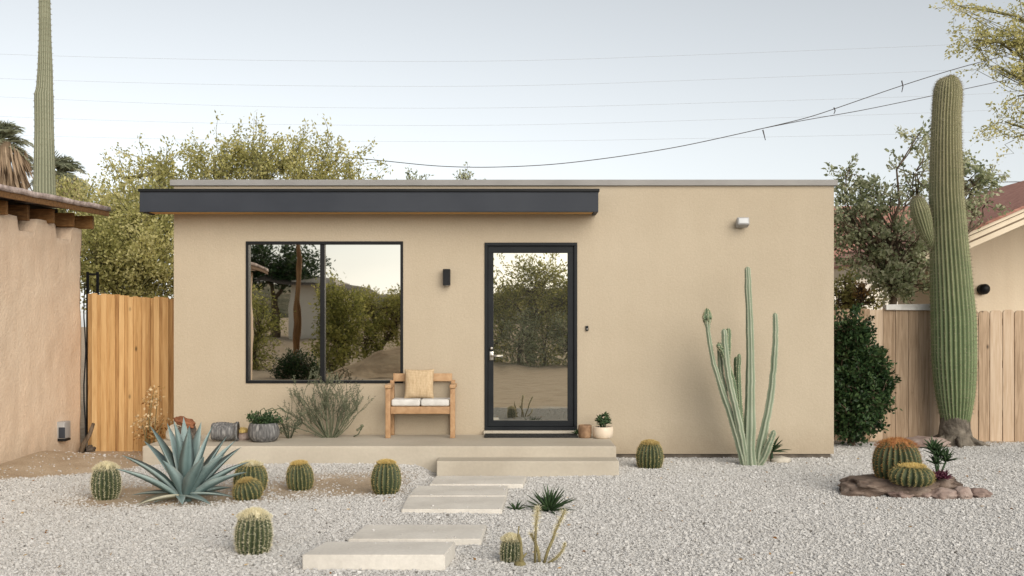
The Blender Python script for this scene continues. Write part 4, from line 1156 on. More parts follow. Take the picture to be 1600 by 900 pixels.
# ------------------------------------------------------------------ column cactus cluster by the wall
def columnar():
    c = on_ground(1178, 727)
    d = c.y
    t = thing('column_cactus', 'cluster of slim grey green column cactus stems against the wall', 'cactus', c)
    def stem(pix, w, ribs=6, m='cereus', dy=0.0, spl=0.014):
        pts = [at(x, y, d + dy * min(1, i / 2)) for i, (x, y) in enumerate(pix)]
        # resample smoothly
        n = 34
        P = np.array([list(p) for p in pts]); Wd = np.array(w, float)
        q = np.linspace(0, len(P) - 1, n)
        PP = np.stack([np.interp(q, np.arange(len(P)), P[:, k]) for k in range(3)], -1)
        for _ in range(4):
            PP[1:-1] = (PP[:-2] + 2 * PP[1:-1] + PP[2:]) / 4
        RR = np.interp(q, np.arange(len(P)), Wd) / 2 / (F / d)
        RR *= 1 + 0.05 * np.sin(q * 5.0) + rng.normal(size=n) * 0.02
        PP += rng.normal(size=PP.shape) * 0.0015
        tip = PP[-1] + (PP[-1] - PP[-2]) / np.linalg.norm(PP[-1] - PP[-2]) * RR[-1] * 0.7
        PP = np.vstack([PP, tip]); RR = np.append(RR, RR[-1] * 0.35)
        mb, sp = MB(), MB()
        saguaro_body(mb, sp, [Vector(p) for p in PP], list(RR), ribs, 0.22, spl, 40, per=6, needles=3)
        o = part('stem', mb, M[m], t)
        part('spines', sp, M['spine_cream'], o, flat=True)
    stem([(1172, 731), (1171, 700), (1172, 640), (1173, 580), (1172, 520), (1170, 470), (1168, 420)], [20, 20, 17, 14, 12.5, 11, 10], 7)
    stem([(1184, 731), (1187, 700), (1197, 660), (1206, 610), (1210, 560), (1212, 520), (1211, 492)], [12, 16, 14, 12, 11, 10, 9], 6)
    stem([(1164, 731), (1154, 690), (1142, 650), (1128, 610), (1117, 575), (1110, 545), (1106, 515), (1105, 492)], [13, 13, 12, 10, 9, 8, 8, 13], 6)
    stem([(1105, 508), (1105, 496), (1105, 484)], [6, 17, 7], 6, 'cereus_dark')
    stem([(1166, 730), (1160, 690), (1150, 640), (1140, 600), (1134, 560), (1131, 517)], [12, 13, 12, 11, 12, 10], 6, 'cereus', -0.05)
    stem([(1140, 610), (1136, 570), (1138, 516)], [9, 11, 10], 6, 'cereus_dark', 0.04)
    stem([(1152, 650), (1147, 600), (1128, 545), (1122, 540)], [9, 9, 9, 8], 6, 'cereus_dark', -0.06)
    stem([(1134, 620), (1126, 580), (1124, 537)], [8, 9, 8], 6, 'cereus', 0.05)
    stem([(1166, 715), (1158, 660), (1152, 610), (1150, 560)], [10, 11, 10, 8], 6, 'cereus_dark', 0.06)
    stem([(1160, 690), (1156, 640), (1154, 590), (1155, 555)], [9, 9, 8, 6], 6, 'cereus_dark', -0.03)
    stem([(1182, 731), (1194, 715), (1203, 692), (1209, 675)], [12, 13, 12, 9], 6, 'cereus', -0.07)
    return c
cc = columnar()
c = on_ground(1212, 722); c.y -= 0.0
mb = MB(); mb.rock((c.x + 0.03, c.y, c.z + 0.015), 0.13, 0.09, 0.055, 3, 0.3)
solo('rock', mb, M['paleston'], 'pale flat rock lying at the foot of the column cactus', 'rock', c)

# ------------------------------------------------------------------ rosettes
def blade(mb, p0, d, up, L, W, bend, thick=0.012, n=12, edge=True, base_w=0.7, fold=0.25, tone=0.0):
    """a thick tapering leaf: edges, folded upper face, keeled lower face"""
    d = Vector(d).normalized(); up = Vector(up)
    side = d.cross(up).normalized(); nn = side.cross(d).normalized()
    V, A = [], []
    p = Vector(p0); cur = d.copy(); nrm = nn.copy()
    st = L / n
    for i in range(n + 1):
        t = i / n
        w = W * (base_w + (1 - base_w) * min(1, t / 0.35)) * (1 - max(0, (t - 0.35) / 0.65) ** 1.7)
        w = max(w, 0.0012)
        th = thick * (1 - t) + 0.001
        V += [p - side * w / 2 + nrm * w * fold, p - nrm * th * 0.1, p + side * w / 2 + nrm * w * fold, p - nrm * (th + w * 0.10)]
        tip = 0.35 * max(0, (t - 0.9) / 0.1)
        A += [0.86 if edge else 0.6, 0.42 + tone, 0.86 if edge else 0.6, 0.32 + tone]
        p = p + cur * st
        rot = Matrix.Rotation(bend / n, 3, side)
        cur = rot @ cur; nrm = rot @ nrm
    f = [(i * 4 + k, i * 4 + (k + 1) % 4, (i + 1) * 4 + (k + 1) % 4, (i + 1) * 4 + k) for i in range(n) for k in range(4)]
    f += [(3, 2, 1, 0)]
    mb.add(V, f, A)

def agave():
    c = on_ground(291, 783)
    s = F / c.y
    t = thing('agave', 'large blue grey agave with long pointed leaves in front of porch', 'agave', c)
    mb, dry = MB(), MB()
    # leaves aimed like the plant's: tip (pixel), how far towards the camera the tip leans (m), width (pixels)
    spec = [((192, 712), -0.10, 21, 0.30), ((183, 733), -0.30, 19, 0.22), ((236, 668), 0.05, 23, 0.12), ((226, 690), 0.22, 19, 0.2), ((262, 664), 0.12, 20, 0.05), ((272, 660), -0.12, 22, -0.05), ((287, 655), 0.2, 20, 0.05),
            ((296, 668), -0.18, 22, 0.0), ((331, 668), 0.05, 22, -0.08), ((314, 662), 0.22, 20, 0.0), ((353, 684), 0.2, 18, -0.05), ((366, 690), -0.02, 22, -0.12), ((375, 700), 0.28, 20, -0.15), ((388, 722), 0.08, 21, -0.25), ((384, 738), -0.22, 20, -0.2),
            ((350, 712), -0.32, 22, -0.2), ((228, 752), 0.28, 18, 0.25), ((360, 762), 0.30, 18, -0.2), ((255, 720), -0.36, 21, 0.15), ((318, 715), -0.42, 22, 0.0)]
    for (tip, lean, w, bend) in spec:
        tp = at(tip[0], tip[1], c.y + lean)
        b0 = c + Vector(((tip[0] - 291) / s * 0.10, lean * 0.10, 0.045))
        v = tp - b0
        L = v.length * 1.03
        el = abs(bend) * 1.2 + 0.1
        side = v.cross(Vector((0, 0, 1))).normalized()
        d = Matrix.Rotation(el * 0.45, 3, side) @ v.normalized()
        up = Vector((-v.x, -v.y, abs(v.z) + 0.35))
        blade(mb, b0, d, up, L, w / s * 1.13, -el, 0.016, n=14, tone=rng.uniform(-0.22, 0.2), base_w=0.6)
    for (tip, lean, w, bend) in (((213, 797), -0.34, 20, 0.3), ((240, 790), -0.2, 16, 0.3), ((205, 775), 0.1, 14, 0.3), ((330, 790), -0.3, 15, 0.3), ((365, 778), -0.15, 15, 0.3), ((285, 800), -0.3, 15, 0.3)):
        tp = at(tip[0], tip[1], c.y + lean); tp.z = max(tp.z, float(gz(tp.x, tp.y)) + 0.015)
        b0 = c + Vector((-0.05, lean * 0.1, 0.05))
        v = tp - b0
        side = v.cross(Vector((0, 0, 1))).normalized()
        d = Matrix.Rotation(0.18, 3, side) @ v.normalized()
        blade(dry if tip[0] == 213 else mb, b0, d, (0, 0, 1), v.length, w / s, -0.36, 0.012, tone=0.1)
    part('leaves', mb, M['agave'], t)
    part('dry_leaf', dry, M['agave_dry'], t, label='pale dry leaf lying on the ground')
    mb = MB()
    # tight central bud and short stem
    mb.tube([c + Vector((0.0, 0, -0.03)), c + Vector((0, 0, 0.05)), c + Vector((0.005, -0.01, 0.15)), c + Vector((0.005, -0.01, 0.27)), c + Vector((0.008, -0.01, 0.40)), c + Vector((0.01, -0.01, 0.5))], [0.045, 0.05, 0.055, 0.05, 0.03, 0.004], 9, a=0.35)
    part('bud', mb, M['agave'], t)
agave()

def rosette(name, label, cat, c, n, L, W, el0, el1, m, bend=-0.5, group=None, thick=0.006, fold=0.2, stem=None):
    mb = MB()
    for k in range(n):
        az = k * 2.39996 + rng.uniform(-0.25, 0.25)
        q = k / max(1, n - 1)
        el = R(el0 + (el1 - el0) * q + rng.uniform(-8, 8))
        d = Vector((math.cos(az) * math.cos(el), math.sin(az) * math.cos(el), math.sin(el)))
        up = Vector((-math.cos(az) * math.sin(el), -math.sin(az) * math.sin(el), math.cos(el) + 0.05))
        blade(mb, c + Vector((d.x, d.y, 0)) * 0.012, d, up, L * rng.uniform(0.75, 1.15), W, bend * rng.uniform(0.5, 1.3), thick, n=7, edge=False, fold=fold, tone=rng.uniform(-0.25, 0.3))
    return mb
c = on_ground(858, 799)
solo('spiky_plant', rosette('', '', '', c, 64, 0.21, 0.024, 12, 82, None, -0.25), M['succulent'], 'dark green spiky rosette plant right of the stepping path', 'plant', c)
c = on_ground(806, 797)
solo('spiky_plant', rosette('', '', '', c, 14, 0.10, 0.016, 10, 70, None, -0.3), M['succulent'], 'tiny dark spiky plant beside the edge of the middle slabs', 'plant', c)
c = on_ground(1205, 722); c.y -= 0.02
mb = rosette('', '', '', c + Vector((0, 0, 0.12)), 20, 0.20, 0.035, 5, 75, None, -0.35)
mb.tube([c - Vector((0, 0, 0.03)), c + Vector((0, 0, 0.14))], [0.02, 0.014], 6, a=0.2)
solo('leafy_plant', mb, M['succulent'], 'small dark leafy plant at the column cactus base', 'plant', c)

# branching pale-tipped stems in the front gravel
def pale_stems():
    c = on_ground(852, 880)
    d = c.y
    t = thing('cholla_plant', 'thin brown branching cactus with pale spiny tips in front gravel', 'cactus', c)
    tips = MB()
    for pix, w in (([(843, 880), (841, 862), (836, 846), (829, 834)], [5.5, 5, 4.8, 4]), ([(836, 845), (837, 822), (839, 806), (840, 792)], [4.2, 4.2, 4.2, 3.6]), ([(850, 878), (856, 860), (864, 842), (868, 828), (876, 812), (883, 797)], [5, 5, 4.8, 4.6, 4.4, 3.6]), ([(857, 878), (870, 871), (879, 860), (883, 848)], [4.5, 4.2, 4, 3.2])):
        s = F / d
        mb = MB()
        pts = [at(x, y, d + 0.01 * i) for i, (x, y) in enumerate(pix)]
        pts[0].z = min(pts[0].z, c.z)
        mb.tube(pts, [q / 2 / s for q in w], 7)
        o = part('stem', mb, M['stem_brown'], t)
        B, D, L = [], [], []
        pa = np.array([list(p) for p in pts])
        for k in range(520):
            u = rng.uniform(0, 1) ** 0.7 * (len(pa) - 1); i = min(int(u), len(pa) - 2)
            q = pa[i] * (1 - u + i) + pa[i + 1] * (u - i)
            pale = q[2] > at(0, 838, d).z
            dd = rng.normal(size=3); dd /= np.linalg.norm(dd)
            B.append(q + dd * 0.007); D.append(dd); L.append((0.034 if pale else 0.013) * rng.uniform(0.5, 1.3))
        sp = MB(); spines_mesh(sp, np.array(B), np.array(D), np.array(L), 0.0028, rng.uniform(0.3, 1, len(B)))
        part('spines', sp, M['spine_cream'], o, flat=True)
    c = on_ground(813, 884)
    d = c.y; s = F / d
    mb = MB()
    pts = [at(813, 885, d), at(815, 868, d), at(814, 848, d), at(811, 835, d)]
    mb.tube(pts, [4 / s, 2.6 / s, 2.0 / s, 1.6 / s], 7)
    mb.tube([at(814, 850, d), at(809, 838, d), at(811, 822, d)], [1.6 / s, 1.4 / s, 1.0 / s], 6)
    mb.tube([at(814, 876, d), at(819, 868, d), at(823, 864, d)], [2.2 / s, 1.8 / s, 1.2 / s], 6)
    mb.rock(at(813, 881, d), 0.034, 0.03, 0.024, 4, 0.4)
    solo('dry_stem', mb, M['stem_brown'], 'thin knotty brown stem growing beside the little barrel cactus', 'plant', c)
pale_stems()

# ------------------------------------------------------------------ boulder bed on the right
def boulder_bed():
    c = on_ground(1410, 770)
    d = c.y
    s = F / d
    mb = MB()
    mb.rock((c.x - 0.03, d + 0.06, 0.05), 0.50, 0.30, 0.15, 2.2, 0.30, sub=5, flat=0.55, freq=1.8)
    mb.rock((c.x + 0.30, d + 0.03, 0.07), 0.22, 0.20, 0.14, 5.5, 0.35, sub=4, flat=0.6)
    mb.rock((c.x - 0.36, d + 0.0, 0.02), 0.20, 0.2, 0.12, 8.1, 0.35, sub=4, flat=0.6)
    solo('boulder', mb, M['boulder'], 'broad flat brown boulder carrying two barrel cacti', 'boulder', c)
    for k, (px, py, w, h, lb) in enumerate(((1412, 778, 40, 16, 'brownish rounded stone at the front of the flat boulder'), (1447, 778, 34, 15, 'narrow pinkish stone between two others before the flat boulder'), (1478, 780, 46, 18, 'palest and widest pinkish stone in front of the boulder'), (1506, 780, 30, 20, 'lumpy pink stone near the end of the stone row'), (1532, 778, 36, 15, 'reddish stone at the far right end of the stone row'))):
        p = on_ground(px, py)
        sc = F / p.y
        mb = MB(); mb.rock((p.x, p.y + 0.05, h / sc * 0.38), w / sc * 0.52, 0.09, h / sc * 0.58, k * 1.9 + 1, 0.28, sub=4, a=0.25 + 0.17 * (k % 4))
        solo('stone', mb, M['pinkrock'], lb, 'stone', p, 'stones edging the boulder')
    p = on_ground(1330, 776)
    b1 = Vector((at(1402, 0, 8.95).x, 8.95, 0.125)); b2 = Vector((at(1424, 0, 8.70).x, 8.70, 0.135))
    barrel('large round barrel cactus with rusty orange crown on the boulder', 0, 0, 76, 64, 24, 'spine_rust', 'wool_rust', 0.72, base=b1, seed=0.2, spl=0.13, group='barrel cacti on the boulder')
    barrel('low squat barrel cactus with orange crown in front on the boulder', 0, 0, 70, 29, 20, 'spine_gold', 'wool_yellow', 0.5, base=b2, seed=0.6, spl=0.12, group='barrel cacti on the boulder')
    q = Vector((at(1466, 0, 8.9).x, 8.9, 0.12))
    mb = MB()
    sq = F / q.y
    for (px, py, n, l) in ((1458, 690, 26, 0.12), (1466, 700, 26, 0.13), (1478, 708, 22, 0.12), (1462, 712, 16, 0.1)):
        o = at(px, py + 12, 8.92)
        mb.tube([q, o], [0.012, 0.008], 5, a=0.3)
        r = rosette('', '', '', o, n, l, 0.022, 15, 85, None, -0.35)
        mb.add(np.concatenate(r.v), r.f, np.concatenate(r.a))
    solo('leafy_succulent', mb, M['succulent'], 'upright leafy green succulent behind the boulder cacti', 'plant', q)
    q = Vector((at(1468, 0, 8.76).x, 8.76, 0.14))
    mb = MB()
    for k in range(3):
        r = rosette('', '', '', q + Vector((-0.03 + 0.035 * k, -0.01 * k, 0.03)), 24, 0.075, 0.022, 5, 85, None, -0.4)
        mb.add(np.concatenate(r.v), r.f, np.concatenate(r.a))
    solo('purple_succulent', mb, M['purple'], 'dark purple succulent at the right end of the boulder', 'plant', q)
    # low dirt-coloured flat rock by the saguaro
    p = on_ground(1440, 697)
    mb = MB(); mb.rock((p.x, p.y, 0.02), 0.34, 0.22, 0.09, 6.6, 0.3, sub=4, a=0.6)
    solo('flat_rock', mb, M['pinkrock'], 'low brownish flat rock behind the rusty crowned cactus', 'rock', p)
boulder_bed()

# ------------------------------------------------------------------ things on the porch
def lathe(mb, c, prof, n=28, a=0.5, wob=0.0, rot=None):
    V, A = [], []
    for (r, z) in prof:
        for k in range(n):
            t = k / n * 2 * math.pi
            rr = r * (1 + wob * math.sin(3 * t + z * 20))
            p = Vector((math.cos(t) * rr, math.sin(t) * rr, z))
            if rot is not None: p = rot @ p
            V.append(Vector(c) + p)
    m = len(prof)
    f = [(i * n + k, i * n + (k + 1) % n, (i + 1) * n + (k + 1) % n, (i + 1) * n + k) for i in range(m - 1) for k in range(n)]
    f += [tuple(range(n - 1, -1, -1)), tuple(range((m - 1) * n, m * n))]
    mb.add(V, f, a)

def porch_items():
    # streaked grey bowl with a bushy plant
    d = 10.62; s = F / d
    c = Vector((at(412, 0, d).x, d, PZ))
    t = thing('potted_plant', 'streaked grey bowl planter with bushy dark plant, on the porch', 'potted plant', c)
    r = 24.5 / s; h = 29 / s
    mb = MB(); lathe(mb, c, [(r * 0.62, 0), (r * 0.82, h * 0.08), (r * 0.97, h * 0.32), (r * 1.0, h * 0.55), (r * 0.93, h * 0.85), (r * 0.86, h * 1.0), (r * 0.78, h * 1.0), (r * 0.76, h * 0.9)], 40, wob=0.01)
    part('pot', mb, M['greypot'], t)
    mb = MB(); lathe(mb, c, [(r * 0.75, h * 0.86), (r * 0.75, h * 0.93)], 24)
    part('soil', mb, M['soil'], t)
    mb = MB()
    P, D = [], []
    for k in range(70):
        az = rng.uniform(0, 6.28); q = rng.uniform(0, 1) ** 0.6
        b = c + Vector((math.cos(az) * r * 0.5 * q, math.sin(az) * r * 0.5 * q, h * 0.92))
        e = b + Vector((math.cos(az) * r * 0.75 * q + rng.normal() * 0.02, math.sin(az) * r * 0.6 * q, rng.uniform(0.03, 0.13)))
        mb.tube([b, b.lerp(e, 0.5) + Vector((0, 0, 0.02)), e], [0.003, 0.0025, 0.0015], 4, a=0.4, caps=False)
        for _ in range(16):
            u = rng.uniform(0.2, 1.05)
            P.append(list(b.lerp(e, u) + Vector(rng.normal(size=3)) * 0.012)); D.append(rng.normal(size=3))
    for k in range(3):          # arching stems
        b = c + Vector((-0.02 + 0.04 * k, 0, h * 0.95))
        pts = [b, b + Vector((-0.01 + 0.02 * k, -0.02, 0.14)), b + Vector((0.03 + 0.05 * k, -0.03, 0.17)), b + Vector((0.07 + 0.07 * k, -0.03, 0.11))]
        mb.tube(pts, [0.006, 0.006, 0.005, 0.003], 5, a=0.5)
    P = np.array(P); n = len(P)
    kites(mb, P, np.array(D), 0.032 * rng.uniform(0.6, 1.3, n), 0.018 * rng.uniform(0.7, 1.3, n), rng.uniform(0.05, 0.8, n))
    part('foliage', mb, M['succulent'], t, flat=True)
    # loose small leafy plant next to it
    c = Vector((at(452, 0, 10.9).x, 10.9, PZ))
    mb = MB(); P, D = [], []
    for k in range(16):
        az = rng.uniform(0, 6.28)
        e = c + Vector((math.cos(az) * 0.15, math.sin(az) * 0.09, rng.uniform(0.08, 0.27)))
        pts = [c + Vector((math.cos(az) * 0.02, math.sin(az) * 0.02, 0)), c.lerp(e, 0.5) + Vector((0, 0, 0.04)), e]
        mb.tube(pts, [0.005, 0.004, 0.002], 4, a=0.3)
        for _ in range(16):
            u = rng.uniform(0.25, 1); P.append(list(Vector(pts[0]).lerp(e, u) + Vector((0, 0, 0.03 * math.sin(u * 3.1))) + Vector(rng.normal(size=3)) * 0.012)); D.append(rng.normal(size=3) + np.array([0, 0, 0.6]))
    P = np.array(P); n = len(P)
    kites(mb, P, np.array(D), 0.045 * rng.uniform(0.6, 1.3, n), 0.013 * rng.uniform(0.7, 1.3, n), rng.uniform(0.05, 0.75, n))
    solo('small_shrub', mb, M['wiry'], 'low straggly green plant between the grey bowl and wiry shrub', 'plant', c)
    # wiry shrub below the window
    c = Vector((at(516, 0, 10.98).x, 10.98, PZ))
    t = thing('wiry_shrub', 'wiry upright shrub of thin grey green stems below the window', 'shrub', c)
    mb = MB(); lf = MB(); P, D = [], []
    s = F / 10.98
    def grow(p, d, L, r, lev):
        n = 5
        pts = [p]
        cur = Vector(d).normalized()
        for i in range(n):
            cur = (cur + Vector(rng.normal(size=3)) * 0.10 + Vector((0, 0, 0.07))).normalized()
            q = pts[-1] + cur * L / n
            q.y = min(q.y, 11.25)
            pts.append(q)
        mb.tube(pts, list(np.linspace(r, r * 0.55, n + 1)), 5, a=rng.uniform(0.3, 0.8), caps=False)
        for i in range(1, n + 1):
            for _ in range(3):
                P.append(list(pts[i] + Vector(rng.normal(size=3)) * 0.006)); D.append(rng.normal(size=3) + np.array(cur) * 1.2)
        if lev > 0:
            for i in range(2, n + 1):
                if rng.uniform() < 0.62:
                    side = Vector((rng.normal(), rng.normal() * 0.5, 0.2)).normalized()
                    grow(pts[i], cur + side * 0.75, L * rng.uniform(0.28, 0.5), r * 0.62, lev - 1)
    for k in range(38):
        x = rng.uniform(-1, 1)
        d = Vector((x * 1.05, rng.normal() * 0.22 - 0.1, 1.0 - abs(x) * 0.35))
        grow(c + Vector((x * 0.07, rng.normal() * 0.04, 0.0)), d, rng.uniform(0.36, 0.56), 0.0058, 2)
    part('stems', mb, M['wiry'], t)
    P = np.array(P); n = len(P)
    kites(lf, P, np.array(D), 0.020 * rng.uniform(0.5, 1.3, n), 0.008 * rng.uniform(0.7, 1.3, n), rng.uniform(0.1, 0.95, n))
    part('leaves', lf, M['wiry'], t, flat=True)
    c = Vector((at(561, 0, 11.0).x, 11.0, PZ))
    mb = MB(); mb.tube([c + Vector((-0.06, 0, 0.008)), c + Vector((-0.01, 0, 0.03)), c + Vector((0.02, 0, 0.085))], [0.007, 0.008, 0.006], 6, a=0.3)
    for k in range(6):
        e = c + Vector((0.02, 0, 0.08)) + Vector((rng.normal() * 0.02, rng.normal() * 0.02, 0.01 * k))
        mb.rock(e, 0.014, 0.014, 0.016, k, 0.2, sub=2, a=0.6)
    solo('twig', mb, M['wiry'], 'short bent twig lying on the porch near the bench', 'twig', c)
    # tipped ribbed grey pot
    d = 10.62
    c = Vector((at(350, 0, d).x, d, PZ + 0.105))
    t = thing('tipped_pot', 'grey ribbed pot lying on its side on the porch', 'pot', (c.x, c.y, PZ))
    rot = Matrix.Rotation(R(6), 3, 'Z') @ Matrix.Rotation(R(90), 3, 'Y')
    mb = MB()
    lathe(mb, c, [(0.062, -0.13), (0.085, -0.125)] + [(0.088 + 0.012 * math.sin((k + 0.5) / 15 * math.pi) + (0.003 if k % 2 else -0.002), -0.12 + 0.015 * k) for k in range(16)] + [(0.098, 0.125), (0.104, 0.128), (0.104, 0.15), (0.088, 0.152), (0.086, 0.09)], 36, rot=rot, wob=0.015)
    part('body', mb, M['greypot'], t)
    mb = MB(); lathe(mb, c, [(0.085, 0.09), (0.084, 0.146)], 24, rot=rot)
    part('soil', mb, M['soil'], t)
    c = Vector((at(379, 0, 10.75).x, 10.75, PZ))
    t = thing('yellow_cactus', 'small low cactus with yellow top between tipped pot and grey bowl', 'cactus', c)
    mb = MB(); mb.rock(c + Vector((0, 0, 0.035)), 0.085, 0.07, 0.06, 3, 0.12, sub=4)
    part('body', mb, M['pinkrock'], t)
    mb = MB(); mb.rock(c + Vector((0, 0, 0.095)), 0.066, 0.055, 0.032, 9, 0.25, sub=4)
    n = 500
    u = rng.normal(size=(n, 3)); u[:, 2] = abs(u[:, 2]); u /= np.linalg.norm(u, axis=1)[:, None]
    spines_mesh(mb, np.array(c) + np.array([0, 0, 0.095]) + u * np.array([0.064, 0.053, 0.03]), u, 0.022 * rng.uniform(0.5, 1.2, n), 0.003, rng.uniform(0, 1, n))
    part('woolly_crown', mb, M['wool_yellow'], t)
    # rocks at the porch's end
    c = Vector((at(293, 0, 10.7).x, 10.7, PZ))
    mb = MB(); mb.rock(c + Vector((0.0, 0, 0.07)), 0.10, 0.09, 0.085, 4.4, 0.3, sub=4)
    mb.rock(c + Vector((0.09, -0.02, 0.035)), 0.06, 0.06, 0.045, 5.4, 0.3, sub=3)
    solo('rubble_stone', mb, M['darkrock'], 'dark lumpy stone under the red rock on the porch end', 'rock', c)
    c2 = c + Vector((-0.03, 0, 0.155))
    mb = MB(); mb.rock(c2 + Vector((0, 0, 0.04)), 0.105, 0.08, 0.055, 7.3, 0.35, sub=4, rot=0.2)
    for v in mb.v:
        v[:, 2] -= (v[:, 0] - c2.x) * 0.35
    solo('red_rock', mb, M['redrock'], 'rust red rock perched on the dark stone at porch end', 'rock', c2)
    c3 = Vector((at(272, 0, 10.75).x, 10.75, PZ))
    mb = MB(); mb.rock(c3 + Vector((0, 0, 0.07)), 0.085, 0.08, 0.09, 2.1, 0.2, sub=4)
    solo('cream_rock', mb, M['paleston'], 'cream rounded rock at the porch end behind the agave', 'rock', c3)
    # pots right of the door
    d = 10.95; s = F / d
    c = Vector((at(914, 0, d).x, d, PZ))
    mb = MB()
    r, h = 10.5 / s, 20 / s
    lathe(mb, c, [(r * 0.8, 0), (r * 0.95, h * 0.1), (r * 1.0, h * 0.5), (r * 1.0, h * 0.93), (r * 0.96, h), (r * 0.84, h), (r * 0.82, h * 0.8)], 28)
    solo('clay_pot', mb, M['brownpot'], 'brown clay pot beside the door next to the cream pot', 'pot', c)
    c = Vector((at(942, 0, d - 0.04).x, d - 0.04, PZ))
    t = thing('potted_plant', 'cream pot with a rounded green succulent at the porch corner', 'potted plant', c)
    r, h = 16 / s, 18 / s
    mb = MB(); lathe(mb, c, [(r * 0.74, 0), (r * 0.92, h * 0.12), (r * 1.0, h * 0.5), (r * 0.98, h * 0.92), (r * 0.93, h), (r * 0.82, h), (r * 0.8, h * 0.8)], 32)
    part('pot', mb, M['whitepot'], t)
    mb = MB(); lathe(mb, c, [(r * 0.79, h * 0.7), (r * 0.79, h * 0.86)], 24)
    part('soil', mb, M['soil'], t)
    mb = MB()
    for k in range(9):
        az = k * 2.4
        o = c + Vector((math.cos(az) * 0.045, math.sin(az) * 0.04, h * 0.9 + rng.uniform(0.04, 0.13)))
        mb.tube([c + Vector((math.cos(az) * 0.02, math.sin(az) * 0.02, h * 0.82)), o], [0.006, 0.005], 5, a=0.3)
        r_ = rosette('', '', '', o, 14, 0.05, 0.028, -10, 80, None, -0.3, thick=0.006)
        mb.add(np.concatenate(r_.v), r_.f, np.concatenate(r_.a))
    part('foliage', mb, M['succulent'], t)
    c = Vector((at(901, 0, 11.0).x, 11.0, PZ))
    mb = rosette('', '', '', c + Vector((0, 0, 0.04)), 9, 0.06, 0.02, 20, 80, None, -0.3)
    mb.tube([c, c + Vector((0, 0, 0.05))], [0.006, 0.004], 5, a=0.3)
    solo('seedling', mb, M['succulent'], 'tiny green seedling at the foot of the door frame', 'plant', c)
porch_items()

# dried plant in front of the honey fence, rubble by the shed corner
def left_corner():
    c = Vector((at(236, 0, 11.5).x, 11.5, 0))
    t = thing('dried_plant', 'dried flowering plant with papery tan leaves before the honey fence', 'plant', c)
    mb, lf = MB(), MB(); P, D, T = [], [], []
    for (tx, ty, n) in ((240, 610, 26), (235, 628, 50), (246, 622, 20), (222, 662, 70), (236, 660, 70), (250, 670, 60), (226, 680, 60), (243, 684, 60), (256, 655, 20)):
        e = at(tx, ty, 11.5 + rng.normal() * 0.06)
        b = c + Vector((rng.normal() * 0.03, 0, 0))
        mid = b.lerp(e, 0.5) + Vector((rng.normal() * 0.03, rng.normal() * 0.03, 0.02))
        mb.tube([b, mid, e], [0.008, 0.006, 0.003], 5, a=0.3)
        for _ in range(n):
            P.append(list(e + Vector((rng.normal() * 0.05, rng.normal() * 0.05, rng.normal() * 0.045)))); D.append(rng.normal(size=3)); T.append(np.clip(rng.normal() * 0.25 + (0.7 if ty < 670 else 0.3), 0, 1))
    part('stems', mb, M['stem_brown'], t)
    P = np.array(P); n = len(P)
    kites(lf, P, np.array(D), 0.04 * rng.uniform(0.6, 1.3, n), 0.026 * rng.uniform(0.7, 1.3, n), np.array(T))
    part('leaves', lf, M['leaf_dry'], t, flat=True)
    for (px, py, w, h, lb) in ((128, 700, 17, 20, 'dark jagged rock at the foot of the shed corner'), (147, 704, 12, 9, 'small brown rock beside the jagged one by the fence'), (115, 705, 11, 10, 'small dark rock against the shed wall near its corner')):
        p = on_ground(px, py); sc = F / p.y
        p.x = max(p.x, -5.02)
        mb = MB(); mb.rock((p.x, p.y, p.z + h / sc * 0.35), w / sc * 0.55, 0.08, h / sc * 0.62, px * 0.1, 0.4, sub=4, a=0.5)
        solo('corner_rock', mb, M['darkrock'], lb, 'rock', p, 'rocks at the shed corner')
    p = Vector((-5.03, 11.6, 0))
    mb = MB()
    pts = [p, p + Vector((0.03, 0.02, 0.12)), p + Vector((0.10, 0.03, 0.24)), p + Vector((0.14, 0.03, 0.36))]
    mb.tube(pts, [0.03, 0.03, 0.024, 0.02], 7, a=0.4)
    solo('stump', mb, M['bark'], 'crooked dead branch stub leaning by the shed corner', 'branch', p)
    p = Vector((-5.07, 11.82, 0))  # black tube added to draw the shadow gap where shed and fence meet
    mb = MB()
    pts = [p + Vector((0.012 * math.sin(k * 1.3), -0.01, 0.2 * k)) for k in range(11)]
    mb.tube(pts, [0.010 - 0.0003 * k for k in range(11)], 7, a=0.2)
    solo('corner_shadow_strip', mb, M['black'], 'thin black strip drawing the shadow gap up the shed corner', 'shadow strip', p)
    p = Vector((at(137, 0, 13).x, 13.0, 0))
    mb = MB()
    for dx in (0, 0.13):
        mb.box(p.x + dx - 0.015, p.x + dx + 0.015, 12.985, 13.015, -0.1, 2.2, 0.003)
    for z in (2.17, 1.9, 1.6): mb.box(p.x + 0.015, p.x + 0.115, 12.99, 13.01, z - 0.012, z + 0.012)
    solo('metal_frame', mb, M['black'], 'narrow black metal frame standing behind the honey fence', 'frame', p, flat=True)
left_corner()

